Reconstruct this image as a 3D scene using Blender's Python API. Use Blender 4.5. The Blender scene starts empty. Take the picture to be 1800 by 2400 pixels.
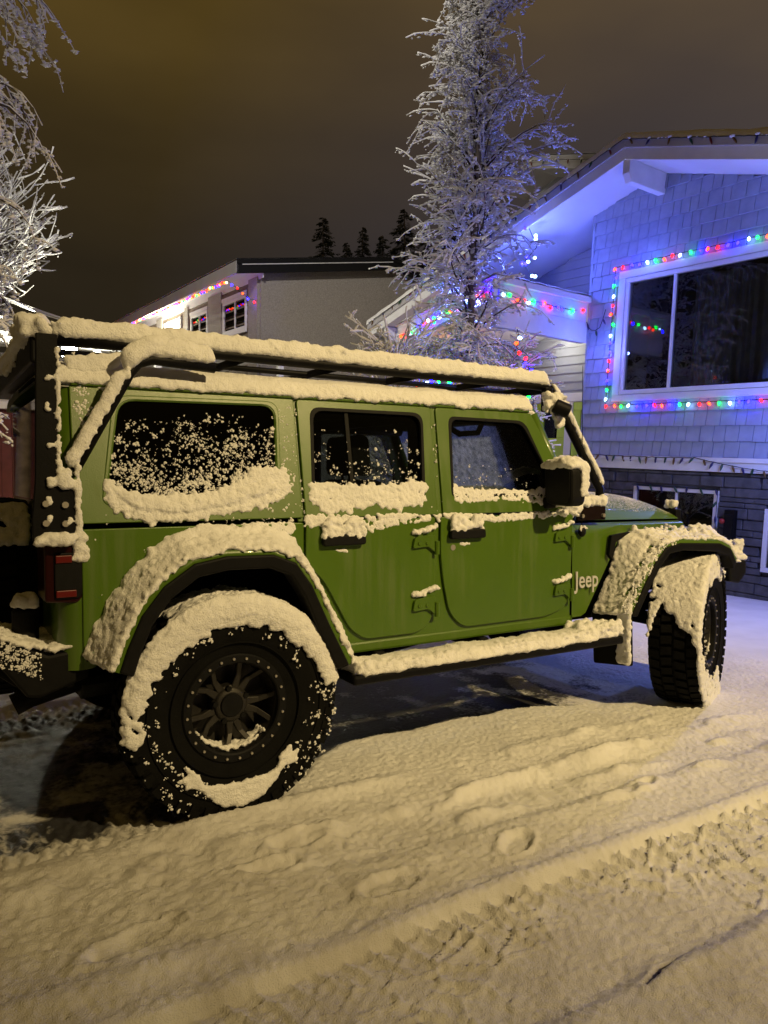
import bpy, bmesh, math, random
import numpy as np
from mathutils import Vector, Matrix, noise
R_ = math.radians
rng = random.Random(7)
SC = bpy.context.scene
COL = SC.collection
# ------------------------------------------------------------------ camera
CAM = Vector((-1.054, -3.794, 1.349))
YAW, PITCH, ROLL = 0.544, -0.0443, 0.0014
fw = Vector((math.cos(PITCH) * math.sin(YAW), math.cos(PITCH) * math.cos(YAW), math.sin(PITCH)))
rt = Vector((math.cos(YAW), -math.sin(YAW), 0)); up = rt.cross(fw)
rt, up = rt * math.cos(ROLL) + up * math.sin(ROLL), up * math.cos(ROLL) - rt * math.sin(ROLL)
cd = bpy.data.cameras.new('camera'); cam = bpy.data.objects.new('camera', cd); COL.objects.link(cam)
cam.matrix_world = Matrix(((rt.x, up.x, -fw.x, CAM.x), (rt.y, up.y, -fw.y, CAM.y), (rt.z, up.z, -fw.z, CAM.z), (0, 0, 0, 1)))
cd.sensor_fit = 'HORIZONTAL'; cd.sensor_width = 36; cd.lens = 36.06; cd.clip_start = .05; cd.clip_end = 2000
SC.camera = cam
# ------------------------------------------------------------------ world: low snow cloud lit brown by the town
W = bpy.data.worlds.new('World'); SC.world = W; W.use_nodes = True
nt = W.node_tree; N = nt.nodes; L = nt.links
for n in list(N): N.remove(n)
wo = N.new('ShaderNodeOutputWorld'); bg = N.new('ShaderNodeBackground')
tc = N.new('ShaderNodeTexCoord'); sx = N.new('ShaderNodeSeparateXYZ'); L.new(tc.outputs['Generated'], sx.inputs[0])
rz = N.new('ShaderNodeValToRGB'); L.new(sx.outputs['Z'], rz.inputs[0])
e = rz.color_ramp.elements
e[0].position = 0.0; e[0].color = (.0165, .0135, .0085, 1)
e[1].position = .56; e[1].color = (.100, .061, .0125, 1)
k = e.new(.25); k.color = (.0215, .0155, .0082, 1)
k = e.new(.39); k.color = (.039, .0255, .0088, 1)
ns = N.new('ShaderNodeTexNoise'); ns.inputs['Scale'].default_value = 2.2; ns.inputs['Detail'].default_value = 4
mp = N.new('ShaderNodeMapping'); mp.inputs['Scale'].default_value = (1, 1, 2.6); L.new(tc.outputs['Generated'], mp.inputs[0]); L.new(mp.outputs[0], ns.inputs[0])
nr = N.new('ShaderNodeMapRange'); nr.inputs[1].default_value = .3; nr.inputs[2].default_value = .7; nr.inputs[3].default_value = .74; nr.inputs[4].default_value = 1.26
L.new(ns.outputs[0], nr.inputs[0])
m1 = N.new('ShaderNodeMixRGB'); m1.blend_type = 'MULTIPLY'; m1.inputs[0].default_value = 1; L.new(rz.outputs[0], m1.inputs[1]); L.new(nr.outputs[0], m1.inputs[2])
# the cloud over the town centre (towards +X, -Y) is greyer and lighter
dp = N.new('ShaderNodeVectorMath'); dp.operation = 'DOT_PRODUCT'; dp.inputs[1].default_value = (.93, .36, 0); L.new(tc.outputs['Generated'], dp.inputs[0])
dr = N.new('ShaderNodeMapRange'); dr.inputs[1].default_value = .55; dr.inputs[2].default_value = .98; L.new(dp.outputs['Value'], dr.inputs[0])
m2 = N.new('ShaderNodeMixRGB'); L.new(dr.outputs[0], m2.inputs[0]); L.new(m1.outputs[0], m2.inputs[1])
m3 = N.new('ShaderNodeMixRGB'); m3.blend_type = 'ADD'; m3.inputs[0].default_value = 1; L.new(m1.outputs[0], m3.inputs[1]); m3.inputs[2].default_value = (.029, .028, .042, 1)
L.new(m3.outputs[0], m2.inputs[2]); L.new(m2.outputs[0], bg.inputs[0]); bg.inputs[1].default_value = 1.0
L.new(bg.outputs[0], wo.inputs[0])
# ------------------------------------------------------------------ light: one sodium street lamp and two added fill spots, all out of view
def lamp(name, loc, power, color, radius=.1, parent=None, kind='POINT'):
    d = bpy.data.lights.new(name, kind); d.energy = power; d.color = color; d.shadow_soft_size = radius
    o = bpy.data.objects.new(name, d); COL.objects.link(o); o.location = loc
    if parent: o.parent = parent
    return o
def spot(name, loc, aim, power, color, size, blend, radius):
    o = lamp(name, loc, power, color, radius, None, 'SPOT'); o.data.spot_size = R_(size); o.data.spot_blend = blend
    o.rotation_euler = (Vector(aim) - Vector(loc)).to_track_quat('-Z', 'Y').to_euler(); return o
spot('street_and_fill_light', (3.8, -9.5, 7.6), (2.0, .8, 1.0), 5400, (1, .735, .33), 48, 1.0, .14)
spot('street_and_fill_light', (-9.5, -4.5, 6.5), (-2.8, 4.6, 5.2), 1000, (1, .92, .84), 50, 1.0, .15)  # added fill spot for the left trees, no known lamp there
spot('street_and_fill_light', (-1.5, .5, 9.2), (6.6, 11.2, 4.6), 3000, (1, .93, .82), 60, 1.0, .15)  # added fill spot for the stucco gable, stands for no known lamp
SC.view_settings.view_transform = 'Standard'; SC.view_settings.look = 'None'; SC.view_settings.exposure = 0.0; SC.view_settings.gamma = 1
cy = SC.cycles
SC.render.engine = 'CYCLES'
cy.use_light_tree = True; cy.max_bounces = 6; cy.diffuse_bounces = 3; cy.glossy_bounces = 3; cy.transmission_bounces = 4; cy.transparent_max_bounces = 12
cy.sample_clamp_indirect = 2.0; cy.sample_clamp_direct = 0; cy.caustics_reflective = False; cy.caustics_refractive = False
cy.use_denoising = True
try: cy.denoiser = 'OPENIMAGEDENOISE'
except Exception: pass
# ------------------------------------------------------------------ materials
def mat(name, col, rough=.6, metal=0, nscale=0, namt=.15, bump=0, bscale=60, coat=0, emit=None, estr=0, spec=.5, detail=3):
    m = bpy.data.materials.new(name); m.use_nodes = True
    t = m.node_tree; n = t.nodes; l = t.links; b = n['Principled BSDF']
    b.inputs['Base Color'].default_value = (*col, 1); b.inputs['Roughness'].default_value = rough; b.inputs['Metallic'].default_value = metal
    b.inputs['Specular IOR Level'].default_value = spec if max(col) > .03 else min(spec, .16)
    if coat: b.inputs['Coat Weight'].default_value = coat; b.inputs['Coat Roughness'].default_value = .06
    tcn = n.new('ShaderNodeTexCoord')
    if nscale:
        x = n.new('ShaderNodeTexNoise'); x.inputs['Scale'].default_value = nscale; x.inputs['Detail'].default_value = detail; l.new(tcn.outputs['Object'], x.inputs[0])
        r = n.new('ShaderNodeMapRange'); r.inputs[1].default_value = .3; r.inputs[2].default_value = .7; r.inputs[3].default_value = 1 - namt; r.inputs[4].default_value = 1 + namt; l.new(x.outputs[0], r.inputs[0])
        mx = n.new('ShaderNodeMixRGB'); mx.blend_type = 'MULTIPLY'; mx.inputs[0].default_value = 1; mx.inputs[1].default_value = (*col, 1); l.new(r.outputs[0], mx.inputs[2]); l.new(mx.outputs[0], b.inputs['Base Color'])
    if bump:
        x = n.new('ShaderNodeTexNoise'); x.inputs['Scale'].default_value = bscale; x.inputs['Detail'].default_value = 5; x.inputs['Roughness'].default_value = .65; l.new(tcn.outputs['Object'], x.inputs[0])
        bp = n.new('ShaderNodeBump'); bp.inputs['Strength'].default_value = 1; bp.inputs['Distance'].default_value = bump; l.new(x.outputs[0], bp.inputs['Height']); l.new(bp.outputs[0], b.inputs['Normal'])
    if emit:
        b.inputs['Emission Color'].default_value = (*emit, 1); b.inputs['Emission Strength'].default_value = estr
    return m
def nodes(m): return m.node_tree.nodes, m.node_tree.links, m.node_tree.nodes['Principled BSDF']
M = {}
M['snow'] = mat('snow', (.84, .84, .85), .75, 0, 9, .04, .006, 130, spec=.25)
M['snowfine'] = mat('thin_snow', (.80, .80, .82), .8, 0, 14, .06, .004, 180, spec=.2)
M['green'] = mat('green_paint', (.067, .132, .005), .42, .0, 3, .04, .0006, 240, coat=.25)
# faint melt streaks and dried road film on the paint
n_, l_, b_ = M['green'].node_tree.nodes, M['green'].node_tree.links, M['green'].node_tree.nodes['Principled BSDF']
t_ = n_.new('ShaderNodeTexCoord'); mp_ = n_.new('ShaderNodeMapping'); mp_.inputs['Scale'].default_value = (34, 34, 2.2); l_.new(t_.outputs['Object'], mp_.inputs[0])
x_ = n_.new('ShaderNodeTexNoise'); x_.inputs['Scale'].default_value = 1; x_.inputs['Detail'].default_value = 5; l_.new(mp_.outputs[0], x_.inputs[0])
x2 = n_.new('ShaderNodeTexNoise'); x2.inputs['Scale'].default_value = 2.3; x2.inputs['Detail'].default_value = 4; l_.new(t_.outputs['Object'], x2.inputs[0])
ml_ = n_.new('ShaderNodeMath'); ml_.operation = 'MULTIPLY'; l_.new(x_.outputs[0], ml_.inputs[0]); l_.new(x2.outputs[0], ml_.inputs[1])
r_ = n_.new('ShaderNodeMapRange'); r_.inputs[1].default_value = .28; r_.inputs[2].default_value = .42; r_.inputs[3].default_value = 0; r_.inputs[4].default_value = .22; l_.new(ml_.outputs[0], r_.inputs[0])
mx_ = n_.new('ShaderNodeMixRGB'); src = b_.inputs['Base Color'].links[0].from_socket; l_.new(r_.outputs[0], mx_.inputs[0]); l_.new(src, mx_.inputs[1]); mx_.inputs[2].default_value = (.13, .16, .06, 1); l_.new(mx_.outputs[0], b_.inputs['Base Color'])
r2_ = n_.new('ShaderNodeMapRange'); r2_.inputs[1].default_value = .25; r2_.inputs[2].default_value = .45; r2_.inputs[3].default_value = .34; r2_.inputs[4].default_value = .55; l_.new(ml_.outputs[0], r2_.inputs[0]); l_.new(r2_.outputs[0], b_.inputs['Roughness'])
M['black'] = mat('black_plastic', (.005, .005, .0055), .6, 0, 30, .25, .0008, 260)
M['rubber'] = mat('rubber', (.0045, .0045, .0045), .85, 0, 12, .3, .002, 90, spec=.12)
M['blackmetal'] = mat('black_coated_steel', (.006, .006, .007), .5, .3, 20, .2, .0008, 200)
M['under'] = mat('undercarriage_black', (.003, .003, .003), .95, 0, 10, .3, .003, 40, spec=.1)
M['rim'] = mat('dark_bronze_alloy', (.040, .037, .034), .45, .6, 14, .2)
M['bolt'] = mat('steel_bolt', (.45, .42, .38), .4, .6)
M['badge'] = mat('silver_badge', (.62, .62, .62), .4, .2)
M['lensred'] = mat('red_lens', (.11, .005, .004), .3, 0, 0, coat=.4)
M['lensdark'] = mat('dark_red_lens', (.018, .002, .002), .3, coat=.4)
M['seat'] = mat('seat_fabric', (.015, .015, .017), .8, 0, 40, .3, .002, 100)
def glass_mat(name, tint, gl=.09, rough=.03):
    m = bpy.data.materials.new(name); m.use_nodes = True; t = m.node_tree; n = t.nodes; l = t.links
    n.remove(n['Principled BSDF']); o = n['Material Output']
    a = n.new('ShaderNodeBsdfTransparent'); a.inputs[0].default_value = (*tint, 1)
    g = n.new('ShaderNodeBsdfGlossy'); g.inputs['Roughness'].default_value = rough
    f = n.new('ShaderNodeFresnel'); f.inputs[0].default_value = 1.5
    mx = n.new('ShaderNodeMixShader'); l.new(f.outputs[0], mx.inputs[0]); l.new(a.outputs[0], mx.inputs[1]); l.new(g.outputs[0], mx.inputs[2]); l.new(mx.outputs[0], o.inputs[0])
    return m
M['tint'] = glass_mat('privacy_glass', (.10, .10, .11))
M['clear'] = glass_mat('side_glass', (.62, .66, .66))
M['pane'] = glass_mat('house_glass', (.8, .85, .9))
# ------------------------------------------------------------------ naming helpers
def tag(o, label=None, cat=None, group=None, kind=None):
    if label: o['label'] = label
    if cat: o['category'] = cat
    if group: o['group'] = group
    if kind: o['kind'] = kind
    return o
def empty(name, loc=(0, 0, 0), basis=None):
    o = bpy.data.objects.new(name, None); COL.objects.link(o)
    if basis:
        x, y, z = basis
        o.matrix_world = Matrix(((x[0], y[0], z[0], loc[0]), (x[1], y[1], z[1], loc[1]), (x[2], y[2], z[2], loc[2]), (0, 0, 0, 1)))
    else: o.location = loc
    o.empty_display_size = .2
    return o
def link(name, me, m=None, parent=None, smooth=False):
    o = bpy.data.objects.new(name, me); COL.objects.link(o)
    if m:
        ix = [p.material_index for p in me.polygons]; me.materials.clear()
        for q in (m if isinstance(m, (list, tuple)) else [m]): me.materials.append(q)
        if any(ix): me.polygons.foreach_set('material_index', ix)
    if smooth:
        me.polygons.foreach_set('use_smooth', [True] * len(me.polygons))
    if parent: o.parent = parent
    return o
def bevel(o, w=.01, seg=2, ang=35):
    b = o.modifiers.new('bevel', 'BEVEL'); b.width = w; b.segments = seg; b.limit_method = 'ANGLE'; b.angle_limit = R_(ang); b.harden_normals = False
    return o
# unit icosphere templates
def ico(sub):
    bm = bmesh.new(); bmesh.ops.create_icosphere(bm, subdivisions=sub, radius=1)
    v = np.array([x.co[:] for x in bm.verts]); f = [[x.index for x in p.verts] for p in bm.faces]; bm.free(); return v, np.array(f)
ICO = {1: ico(1), 2: ico(2)}
class MB:
    def __init__(s): s.v = []; s.f = []; s.mi = []
    def add(s, vs, fs, mi=0):
        b = len(s.v); s.v.extend([tuple(map(float, x)) for x in vs]); s.f.extend([tuple(int(i) + b for i in f) for f in fs]); s.mi.extend([mi] * len(fs)); return s
    def box(s, x0, x1, y0, y1, z0, z1, mi=0, M4=None):
        vs = [(x0, y0, z0), (x1, y0, z0), (x1, y1, z0), (x0, y1, z0), (x0, y0, z1), (x1, y0, z1), (x1, y1, z1), (x0, y1, z1)]
        if M4 is not None: vs = [(M4 @ Vector(v))[:] for v in vs]
        return s.add(vs, [(3, 2, 1, 0), (4, 5, 6, 7), (0, 1, 5, 4), (1, 2, 6, 5), (2, 3, 7, 6), (3, 0, 4, 7)], mi)
    def tube(s, pts, r, seg=8, cap=True, mi=0, sq=(1, 1)):
        pts = [Vector(p) for p in pts]; n = len(pts); rr = r if isinstance(r, (list, tuple)) else [r] * n
        vs = []; fs = []
        prev = None
        for i, p in enumerate(pts):
            t = (pts[min(i + 1, n - 1)] - pts[max(i - 1, 0)])
            if t.length < 1e-9: t = Vector((0, 0, 1))
            t.normalize()
            if prev is None:
                a = Vector((0, 0, 1)) if abs(t.z) < .9 else Vector((1, 0, 0))
                u = t.cross(a).normalized()
            else:
                u = (prev - t * prev.dot(t))
                u = u.normalized() if u.length > 1e-6 else t.orthogonal().normalized()
            prev = u; w = t.cross(u)
            for k in range(seg):
                a = 2 * math.pi * (k + .5) / seg
                vs.append(p + u * (math.cos(a) * rr[i] * sq[0]) + w * (math.sin(a) * rr[i] * sq[1]))
        for i in range(n - 1):
            for k in range(seg):
                k2 = (k + 1) % seg; fs.append((i * seg + k, i * seg + k2, (i + 1) * seg + k2, (i + 1) * seg + k))
        if cap: fs.append(tuple(range(seg))[::-1]); fs.append(tuple((n - 1) * seg + k for k in range(seg)))
        return s.add(vs, fs, mi)
    def sphere(s, c, r, sub=1, sc=(1, 1, 1), mi=0):
        v, f = ICO[sub]; return s.add(v * (np.array(sc) * r) + np.array(c), f, mi)
    def loft(s, rings, closed=True, caps=True, mi=0):
        n = len(rings[0]); vs = [p for r in rings for p in r]; fs = []
        for i in range(len(rings) - 1):
            for k in range(n if closed else n - 1):
                k2 = (k + 1) % n; fs.append((i * n + k, i * n + k2, (i + 1) * n + k2, (i + 1) * n + k))
        if caps and closed: fs.append(tuple(range(n))[::-1]); fs.append(tuple((len(rings) - 1) * n + k for k in range(n)))
        return s.add(vs, fs, mi)
    def grid(s, fn, nu, nv, mi=0):
        vs = [fn(i / (nu - 1), j / (nv - 1)) for i in range(nu) for j in range(nv)]
        fs = [(i * nv + j, (i + 1) * nv + j, (i + 1) * nv + j + 1, i * nv + j + 1) for i in range(nu - 1) for j in range(nv - 1)]
        return s.add(vs, fs, mi)
    def lathe_y(s, prof, c, seg=64, mi=0, closed=False):
        # prof: (radius, y) pairs round an axis parallel to Y through c
        vs = []; n = len(prof)
        for i in range(seg):
            a = 2 * math.pi * i / seg
            for r, y in prof: vs.append((c[0] + r * math.cos(a), c[1] + y, c[2] + r * math.sin(a)))
        fs = []
        for i in range(seg):
            j = (i + 1) % seg
            for k in range(n if closed else n - 1):
                k2 = (k + 1) % n; fs.append((i * n + k, j * n + k, j * n + k2, i * n + k2))
        return s.add(vs, fs, mi)
    def prism(s, poly, y0, y1, mi=0, ax='y'):
        # poly of (x,z) pushed from y0 to y1 (ax y), or (y,z) pushed along x
        f = (lambda a, b, d: (a, d, b)) if ax == 'y' else (lambda a, b, d: (d, a, b))
        n = len(poly); vs = [f(a, b, y0) for a, b in poly] + [f(a, b, y1) for a, b in poly]
        fs = [tuple(range(n))[::-1], tuple(range(n, 2 * n))] + [(k, (k + 1) % n, n + (k + 1) % n, n + k) for k in range(n)]
        return s.add(vs, fs, mi)
    def mesh(s, name):
        me = bpy.data.meshes.new(name); me.from_pydata(s.v, [], s.f)
        if any(s.mi): me.polygons.foreach_set('material_index', s.mi)
        me.update()
        return me
    def build(s, name, m=None, parent=None, smooth=False, fix=True):
        me = s.mesh(name)
        if fix:
            bm = bmesh.new(); bm.from_mesh(me); bmesh.ops.recalc_face_normals(bm, faces=bm.faces); bm.to_mesh(me); bm.free()
        return link(name, me, m, parent, smooth)
def rpoly(pts, r=.04, n=5):
    # round the corners of a polygon
    out = []; m = len(pts); rr = r if isinstance(r, (list, tuple)) else [r] * m
    for i in range(m):
        p = Vector(pts[i]); a = Vector(pts[i - 1]) - p; b = Vector(pts[(i + 1) % m]) - p
        d = min(rr[i], a.length * .48, b.length * .48)
        if d < 1e-4: out.append((p.x, p.y)); continue
        A = p + a.normalized() * d; B = p + b.normalized() * d
        for k in range(n + 1):
            t = k / n; q = A * (1 - t) ** 2 + p * 2 * t * (1 - t) + B * t * t; out.append((q.x, q.y))
    return out
def plate_mesh(outer, holes=(), th=.012, bev=.003):
    c = bpy.data.curves.new('c', 'CURVE'); c.dimensions = '2D'; c.fill_mode = 'BOTH'; c.extrude = max(th / 2 - bev, .0005); c.bevel_depth = bev; c.bevel_resolution = 2; c.offset = -bev
    for poly in [outer] + list(holes):
        sp = c.splines.new('POLY'); sp.points.add(len(poly) - 1)
        for p, (x, y) in zip(sp.points, poly): p.co = (x, y, 0, 1)
        sp.use_cyclic_u = True
    o = bpy.data.objects.new('c', c); COL.objects.link(o)
    dg = bpy.context.evaluated_depsgraph_get(); me = bpy.data.meshes.new_from_object(o.evaluated_get(dg))
    bpy.data.objects.remove(o); bpy.data.curves.remove(c)
    return me
def fnoise(p, s, o=3):
    return noise.fractal(Vector(p) * s, 1.0, 2.0, o)
def remesh(mb, vox, amp=.003, nsc=60, smooth=2):
    # union of overlapping lumps -> one skin with fine grain
    me = mb.mesh('t'); o = bpy.data.objects.new('t', me); COL.objects.link(o)
    r = o.modifiers.new('r', 'REMESH'); r.mode = 'VOXEL'; r.voxel_size = vox
    if smooth:
        s = o.modifiers.new('s', 'SMOOTH'); s.iterations = smooth; s.factor = .5
    dg = bpy.context.evaluated_depsgraph_get(); out = bpy.data.meshes.new_from_object(o.evaluated_get(dg))
    bpy.data.objects.remove(o); bpy.data.meshes.remove(me)
    if amp:
        n = len(out.vertices); co = np.empty(n * 3, np.float32); no = np.empty(n * 3, np.float32)
        out.vertices.foreach_get('co', co); out.vertices.foreach_get('normal', no)
        co = co.reshape(-1, 3); no = no.reshape(-1, 3)
        d = np.array([noise.fractal(Vector(c) * nsc, 1.0, 2.0, 3) for c in co.tolist()], np.float32)
        co += no * (d * amp)[:, None]; out.vertices.foreach_set('co', co.ravel()); out.update()
    return out
def snow_blobs(name, blobs, parent, vox=.008, amp=.003, extra=None, smooth=1, nsc=120):
    amp *= .9
    mb = extra or MB()
    for x, y, z, r in blobs: mb.sphere((x, y, z), r, 1, (rng.uniform(.85, 1.15), rng.uniform(.85, 1.15), rng.uniform(.75, 1.05)))
    return link(name, remesh(mb, vox, amp, nsc, smooth), M['snow'], parent, True)
def flakes(name, pts, parent, m=None):
    mb = MB()
    for x, y, z, r in pts:
        n = rng.choice((2, 3, 4, 5)) if r > .004 else 2
        for _ in range(n):
            a = rng.uniform(.28, .62); mb.sphere((x + rng.gauss(0, .55) * r, y, z + rng.gauss(0, .5) * r), r * a, 1, (rng.uniform(.6, 1.4), rng.uniform(.4, .8), rng.uniform(.6, 1.4)))
    o = mb.build(name, m or M['snow'], parent, True, fix=False); o['kind'] = 'stuff'; return o
# ================================================================== the green off-road vehicle
car = empty('off_road_vehicle', (0, 0, 0))
tag(car, 'lime green four-door off-road vehicle with roof rack, covered in fresh snow', 'car')
def ray(u, v): return (fw + rt * ((u - 900) / 1803) - up * ((v - 1200) / 1803))
def onY(u, v, Y):
    d = ray(u, v); return CAM + d * ((Y - CAM.y) / d.y)
BELT = 1.17
def ys(z): return -.80 if z <= BELT else -.80 + (z - BELT) * .189
def side(u, v):
    p = onY(u, v, -.80)
    if p.z <= BELT: return p
    d = ray(u, v); n = Vector((0, 1, -.189)); c = -.80 - BELT * .189
    return CAM + d * ((c - n.dot(CAM)) / n.dot(d))
def sidexz(pts): return [(side(u, v).x, side(u, v).z) for u, v in pts]
def panel(name, outer, holes=(), off=0.0, th=.014, m='green', parent=None, bev=.004, sgn=-1):
    # sheet-metal panel on the car's side; follows the inward lean above the belt line
    me = plate_mesh(outer, holes, th, bev)
    for v in me.vertices:
        x, z, d = v.co; y = ys(z) - off - d; v.co = (x, y if sgn < 0 else -y, z)
    o = link(name, me, M[m], parent or car)
    if sgn > 0: me.flip_normals()
    return o
# ---- panels -----------------------------------------------------------------
ARCH_R = [(-.52, .66), (-.43, .86), (-.31, 1.0), (-.17, 1.06), (.16, 1.06), (.28, 1.01), (.38, .85), (.53, .575)]
tub = [(-.545, .635), (-.50, .64)] + ARCH_R[1:] + [(1.93, .575), (1.93, 1.155), (-.545, 1.155)]
body = panel('body', rpoly(tub, [0, .02] + [.05] * 6 + [.02, .02, .02, .02, .0]), off=-.016, th=.02)
panel('body_panel', tub, off=-.016, th=.02, sgn=1)
qp = [(-.545, .635), (-.50, .64), (-.43, .86), (-.31, 1.0), (-.17, 1.06), (.16, 1.06), (.28, 1.03), (.352, .93), (.352, 1.158), (-.545, 1.158)]
panel('quarter_panel', rpoly(qp, .012), off=0)
RDL = rpoly([(.362, 1.163), (1.035, 1.163), (1.032, .72), (.995, .65), (.93, .622), (.655, .622), (.58, .67), (.45, .90), (.362, .98)], [.006, .006, .05, .05, .05, .03, .05, .05, .03])
FDL = rpoly([(1.068, 1.163), (1.93, 1.163), (1.915, .73), (1.875, .66), (1.75, .625), (1.20, .622), (1.12, .70), (1.085, .85), (1.066, 1.0)], [.006, .006, .05, .05, .05, .05, .05, .05, .05])
RDU = rpoly([(.362, 1.176), (1.050, 1.176), (1.072, 1.692), (.362, 1.692)], [.006, .006, .02, .02])
FDU = rpoly([(1.083, 1.176), (1.955, 1.176), (1.945, 1.27), (1.712, 1.690), (1.100, 1.692)], [.006, .006, .02, .02, .02])
RGL = rpoly([(.405, 1.262), (.985, 1.262), (1.018, 1.655), (.43, 1.655)], [.03, .03, .06, .05])
FGL = rpoly([(1.148, 1.262), (1.79, 1.262), (1.788, 1.37), (1.655, 1.642), (1.178, 1.646)], [.03, .02, .03, .05, .04])
QGL = rpoly([(-.452, 1.262), (.235, 1.262), (.256, 1.655), (-.385, 1.645)], [.05, .05, .06, .06])
HTS = rpoly([(-.565, 1.178), (.350, 1.178), (.350, 1.692), (-.565, 1.692)], [.0, .006, .006, .0])
def shrink(poly, d):
    cx = sum(p[0] for p in poly) / len(poly); cz = sum(p[1] for p in poly) / len(poly)
    return [(p[0] + (d if p[0] < cx else -d), p[1] + (d if p[1] < cz else -d)) for p in poly]
for sgn in (-1, 1):
    rd = panel('door', RDL, off=.003, sgn=sgn); fd = panel('door', FDL, off=.003, sgn=sgn)
    panel('door_frame', RDU, [RGL], off=.002, parent=rd, sgn=sgn); panel('door_frame', FDU, [FGL], off=.002, parent=fd, sgn=sgn)
    # raised lip round each opening and the dark rubber inside it
    for pr, g in ((rd, RGL), (fd, FGL)):
        panel('window_seal', shrink(g, -.006), [shrink(g, .010)], off=.004, th=.014, m='black', parent=pr, sgn=sgn, bev=.002)
    panel('window', shrink(RGL, -.003), off=-.008, th=.004, m='tint' if sgn > 0 else 'clear', parent=rd, sgn=sgn, bev=.0005)
    panel('window', shrink(FGL, -.003), off=-.008, th=.004, m='clear', parent=fd, sgn=sgn, bev=.0005)
    ht = panel('hardtop_side', HTS, [QGL], off=.0, sgn=sgn)
    panel('quarter_window', shrink(QGL, -.003), off=-.007, th=.004, m='tint', parent=ht, sgn=sgn, bev=.0005)
    panel('window_trim', shrink(QGL, -.022), [shrink(QGL, -.004)], off=.004, th=.012, m='green', parent=ht, sgn=sgn, bev=.004)
    if sgn < 0: rdoor, fdoor, htop = rd, fd, ht
panel('door_pillar', [(1.02, 1.16), (1.12, 1.16), (1.13, 1.70), (1.04, 1.70)], off=-.007, th=.010)
panel('door_pillar', [(.33, 1.16), (.39, 1.16), (.39, 1.70), (.33, 1.70)], off=-.009, th=.010)
# rear window division bar in the rear door
mb = MB(); mb.box(.60, .622, ys(1.3) + .004, ys(1.3) + .05, 1.26, 1.30)
for z0, z1 in ((1.26, 1.66),):
    mb = MB(); mb.loft([[(x, ys(z) + d, z) for x, d in ((.60, .0), (.618, .0), (.618, .02), (.60, .02))] for z in (z0, z1)])
mb.build('window_bar', M['black'], rdoor)
# rocker below the doors, A and B posts
mb = MB(); mb.box(.52, 1.95, -.797, -.70, .560, .612); bevel(mb.build('rocker_panel', M['green'], car), .012)
mb = MB(); mb.box(.52, 1.95, .70, .797, .560, .612); bevel(mb.build('rocker_panel', M['green'], car), .012)
# rear corners and tail
def strip(name, path, zs, m, parent, taper=True):
    mb = MB(); mb.loft([[(x, y * (1 if z <= BELT or not taper else (1 - (z - BELT) * .189 / .80)), z) for x, y in path] for z in zs], closed=False, caps=False)
    return mb.build(name, M[m], parent, True)
arc = [(-.54 - .085 * math.sin(a), -.80 + .085 * (1 - math.cos(a))) for a in [R_(x) for x in range(0, 91, 10)]]
tail = arc + [(-.625, -.5), (-.625, .5)] + [(x, -y) for x, y in arc[::-1]]
strip('tailgate', tail, (.635, .9, 1.158), 'green', car)
strip('rear_corner', tail, (1.176, 1.25), 'green', car)
strip('rear_corner', arc + [(-.625, -.66)], (1.25, 1.45, 1.70), 'green', car)
strip('rear_corner', [(x, -y) for x, y in arc] + [(-.625, .66)], (1.25, 1.45, 1.70), 'green', car)
mb = MB(); mb.box(-.632, -.622, -.60, .60, 1.25, 1.68); bevel(mb.build('rear_window', M['tint'], car), .02)
# roof with a crown and rolled edge
def roof(u, w):
    x = -.635 + u * (1.735 + .635); t = w * 2 - 1
    y = .705 * math.copysign(abs(t) ** .85, t); edge = 1 - abs(t) ** 5
    fx = min(1, (1 - u) / .06, (u + .001) / .03); z = 1.693 + .062 * edge ** .6 * (.35 + .65 * max(0, fx) ** .5) + .012 * (1 - t * t)
    return (x, y, z)
MB().grid(roof, 40, 61).build('roof', M['green'], car, True)
mb = MB(); mb.box(-.56, 1.70, -.716, -.700, 1.694, 1.706); bevel(mb.build('roof_gutter', M['green'], car), .004)
# floor, firewall and inner walls so that nothing shows through
mb = MB(); mb.box(-.60, 1.95, -.77, .77, .57, .60); mb.box(1.93, 1.96, -.76, .76, .57, 1.14); mb.box(-.60, .40, -.70, .70, .60, .95)
mb.build('floor_pan', M['under'], car)
# wheel housings
for sx in (-1, 1):
    mb = MB()
    mb.loft([[(x * 1.03, y * sx, z + .01) for y in (-.83, -.36)] for x, z in ARCH_R], closed=False, caps=False)
    mb.build('wheel_housing', M['under'], car); mb = MB()
    mb.prism([(-.56, .58)] + [(x * 1.05, z + .02) for x, z in ARCH_R] + [(.56, .57)], sx * .35, sx * .37)
    mb.build('wheel_housing', M['under'], car)
    FA = [(2.14, .58), (2.24, .78), (2.34, .93), (2.48, 1.01), (3.05, 1.03), (3.22, .98), (3.34, .86), (3.36, .78)]
    mb = MB()
    mb.loft([[(x, y * sx, z) for y in (-.74, -.40)] for x, z in FA], closed=False, caps=False)
    mb.build('wheel_housing', M['under'], car); mb = MB()
    mb.prism([(2.0, .55)] + FA + [(3.36, .62), (2.9, .62)], sx * .39, sx * .41)
    mb.build('wheel_housing', M['under'], car)
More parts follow.
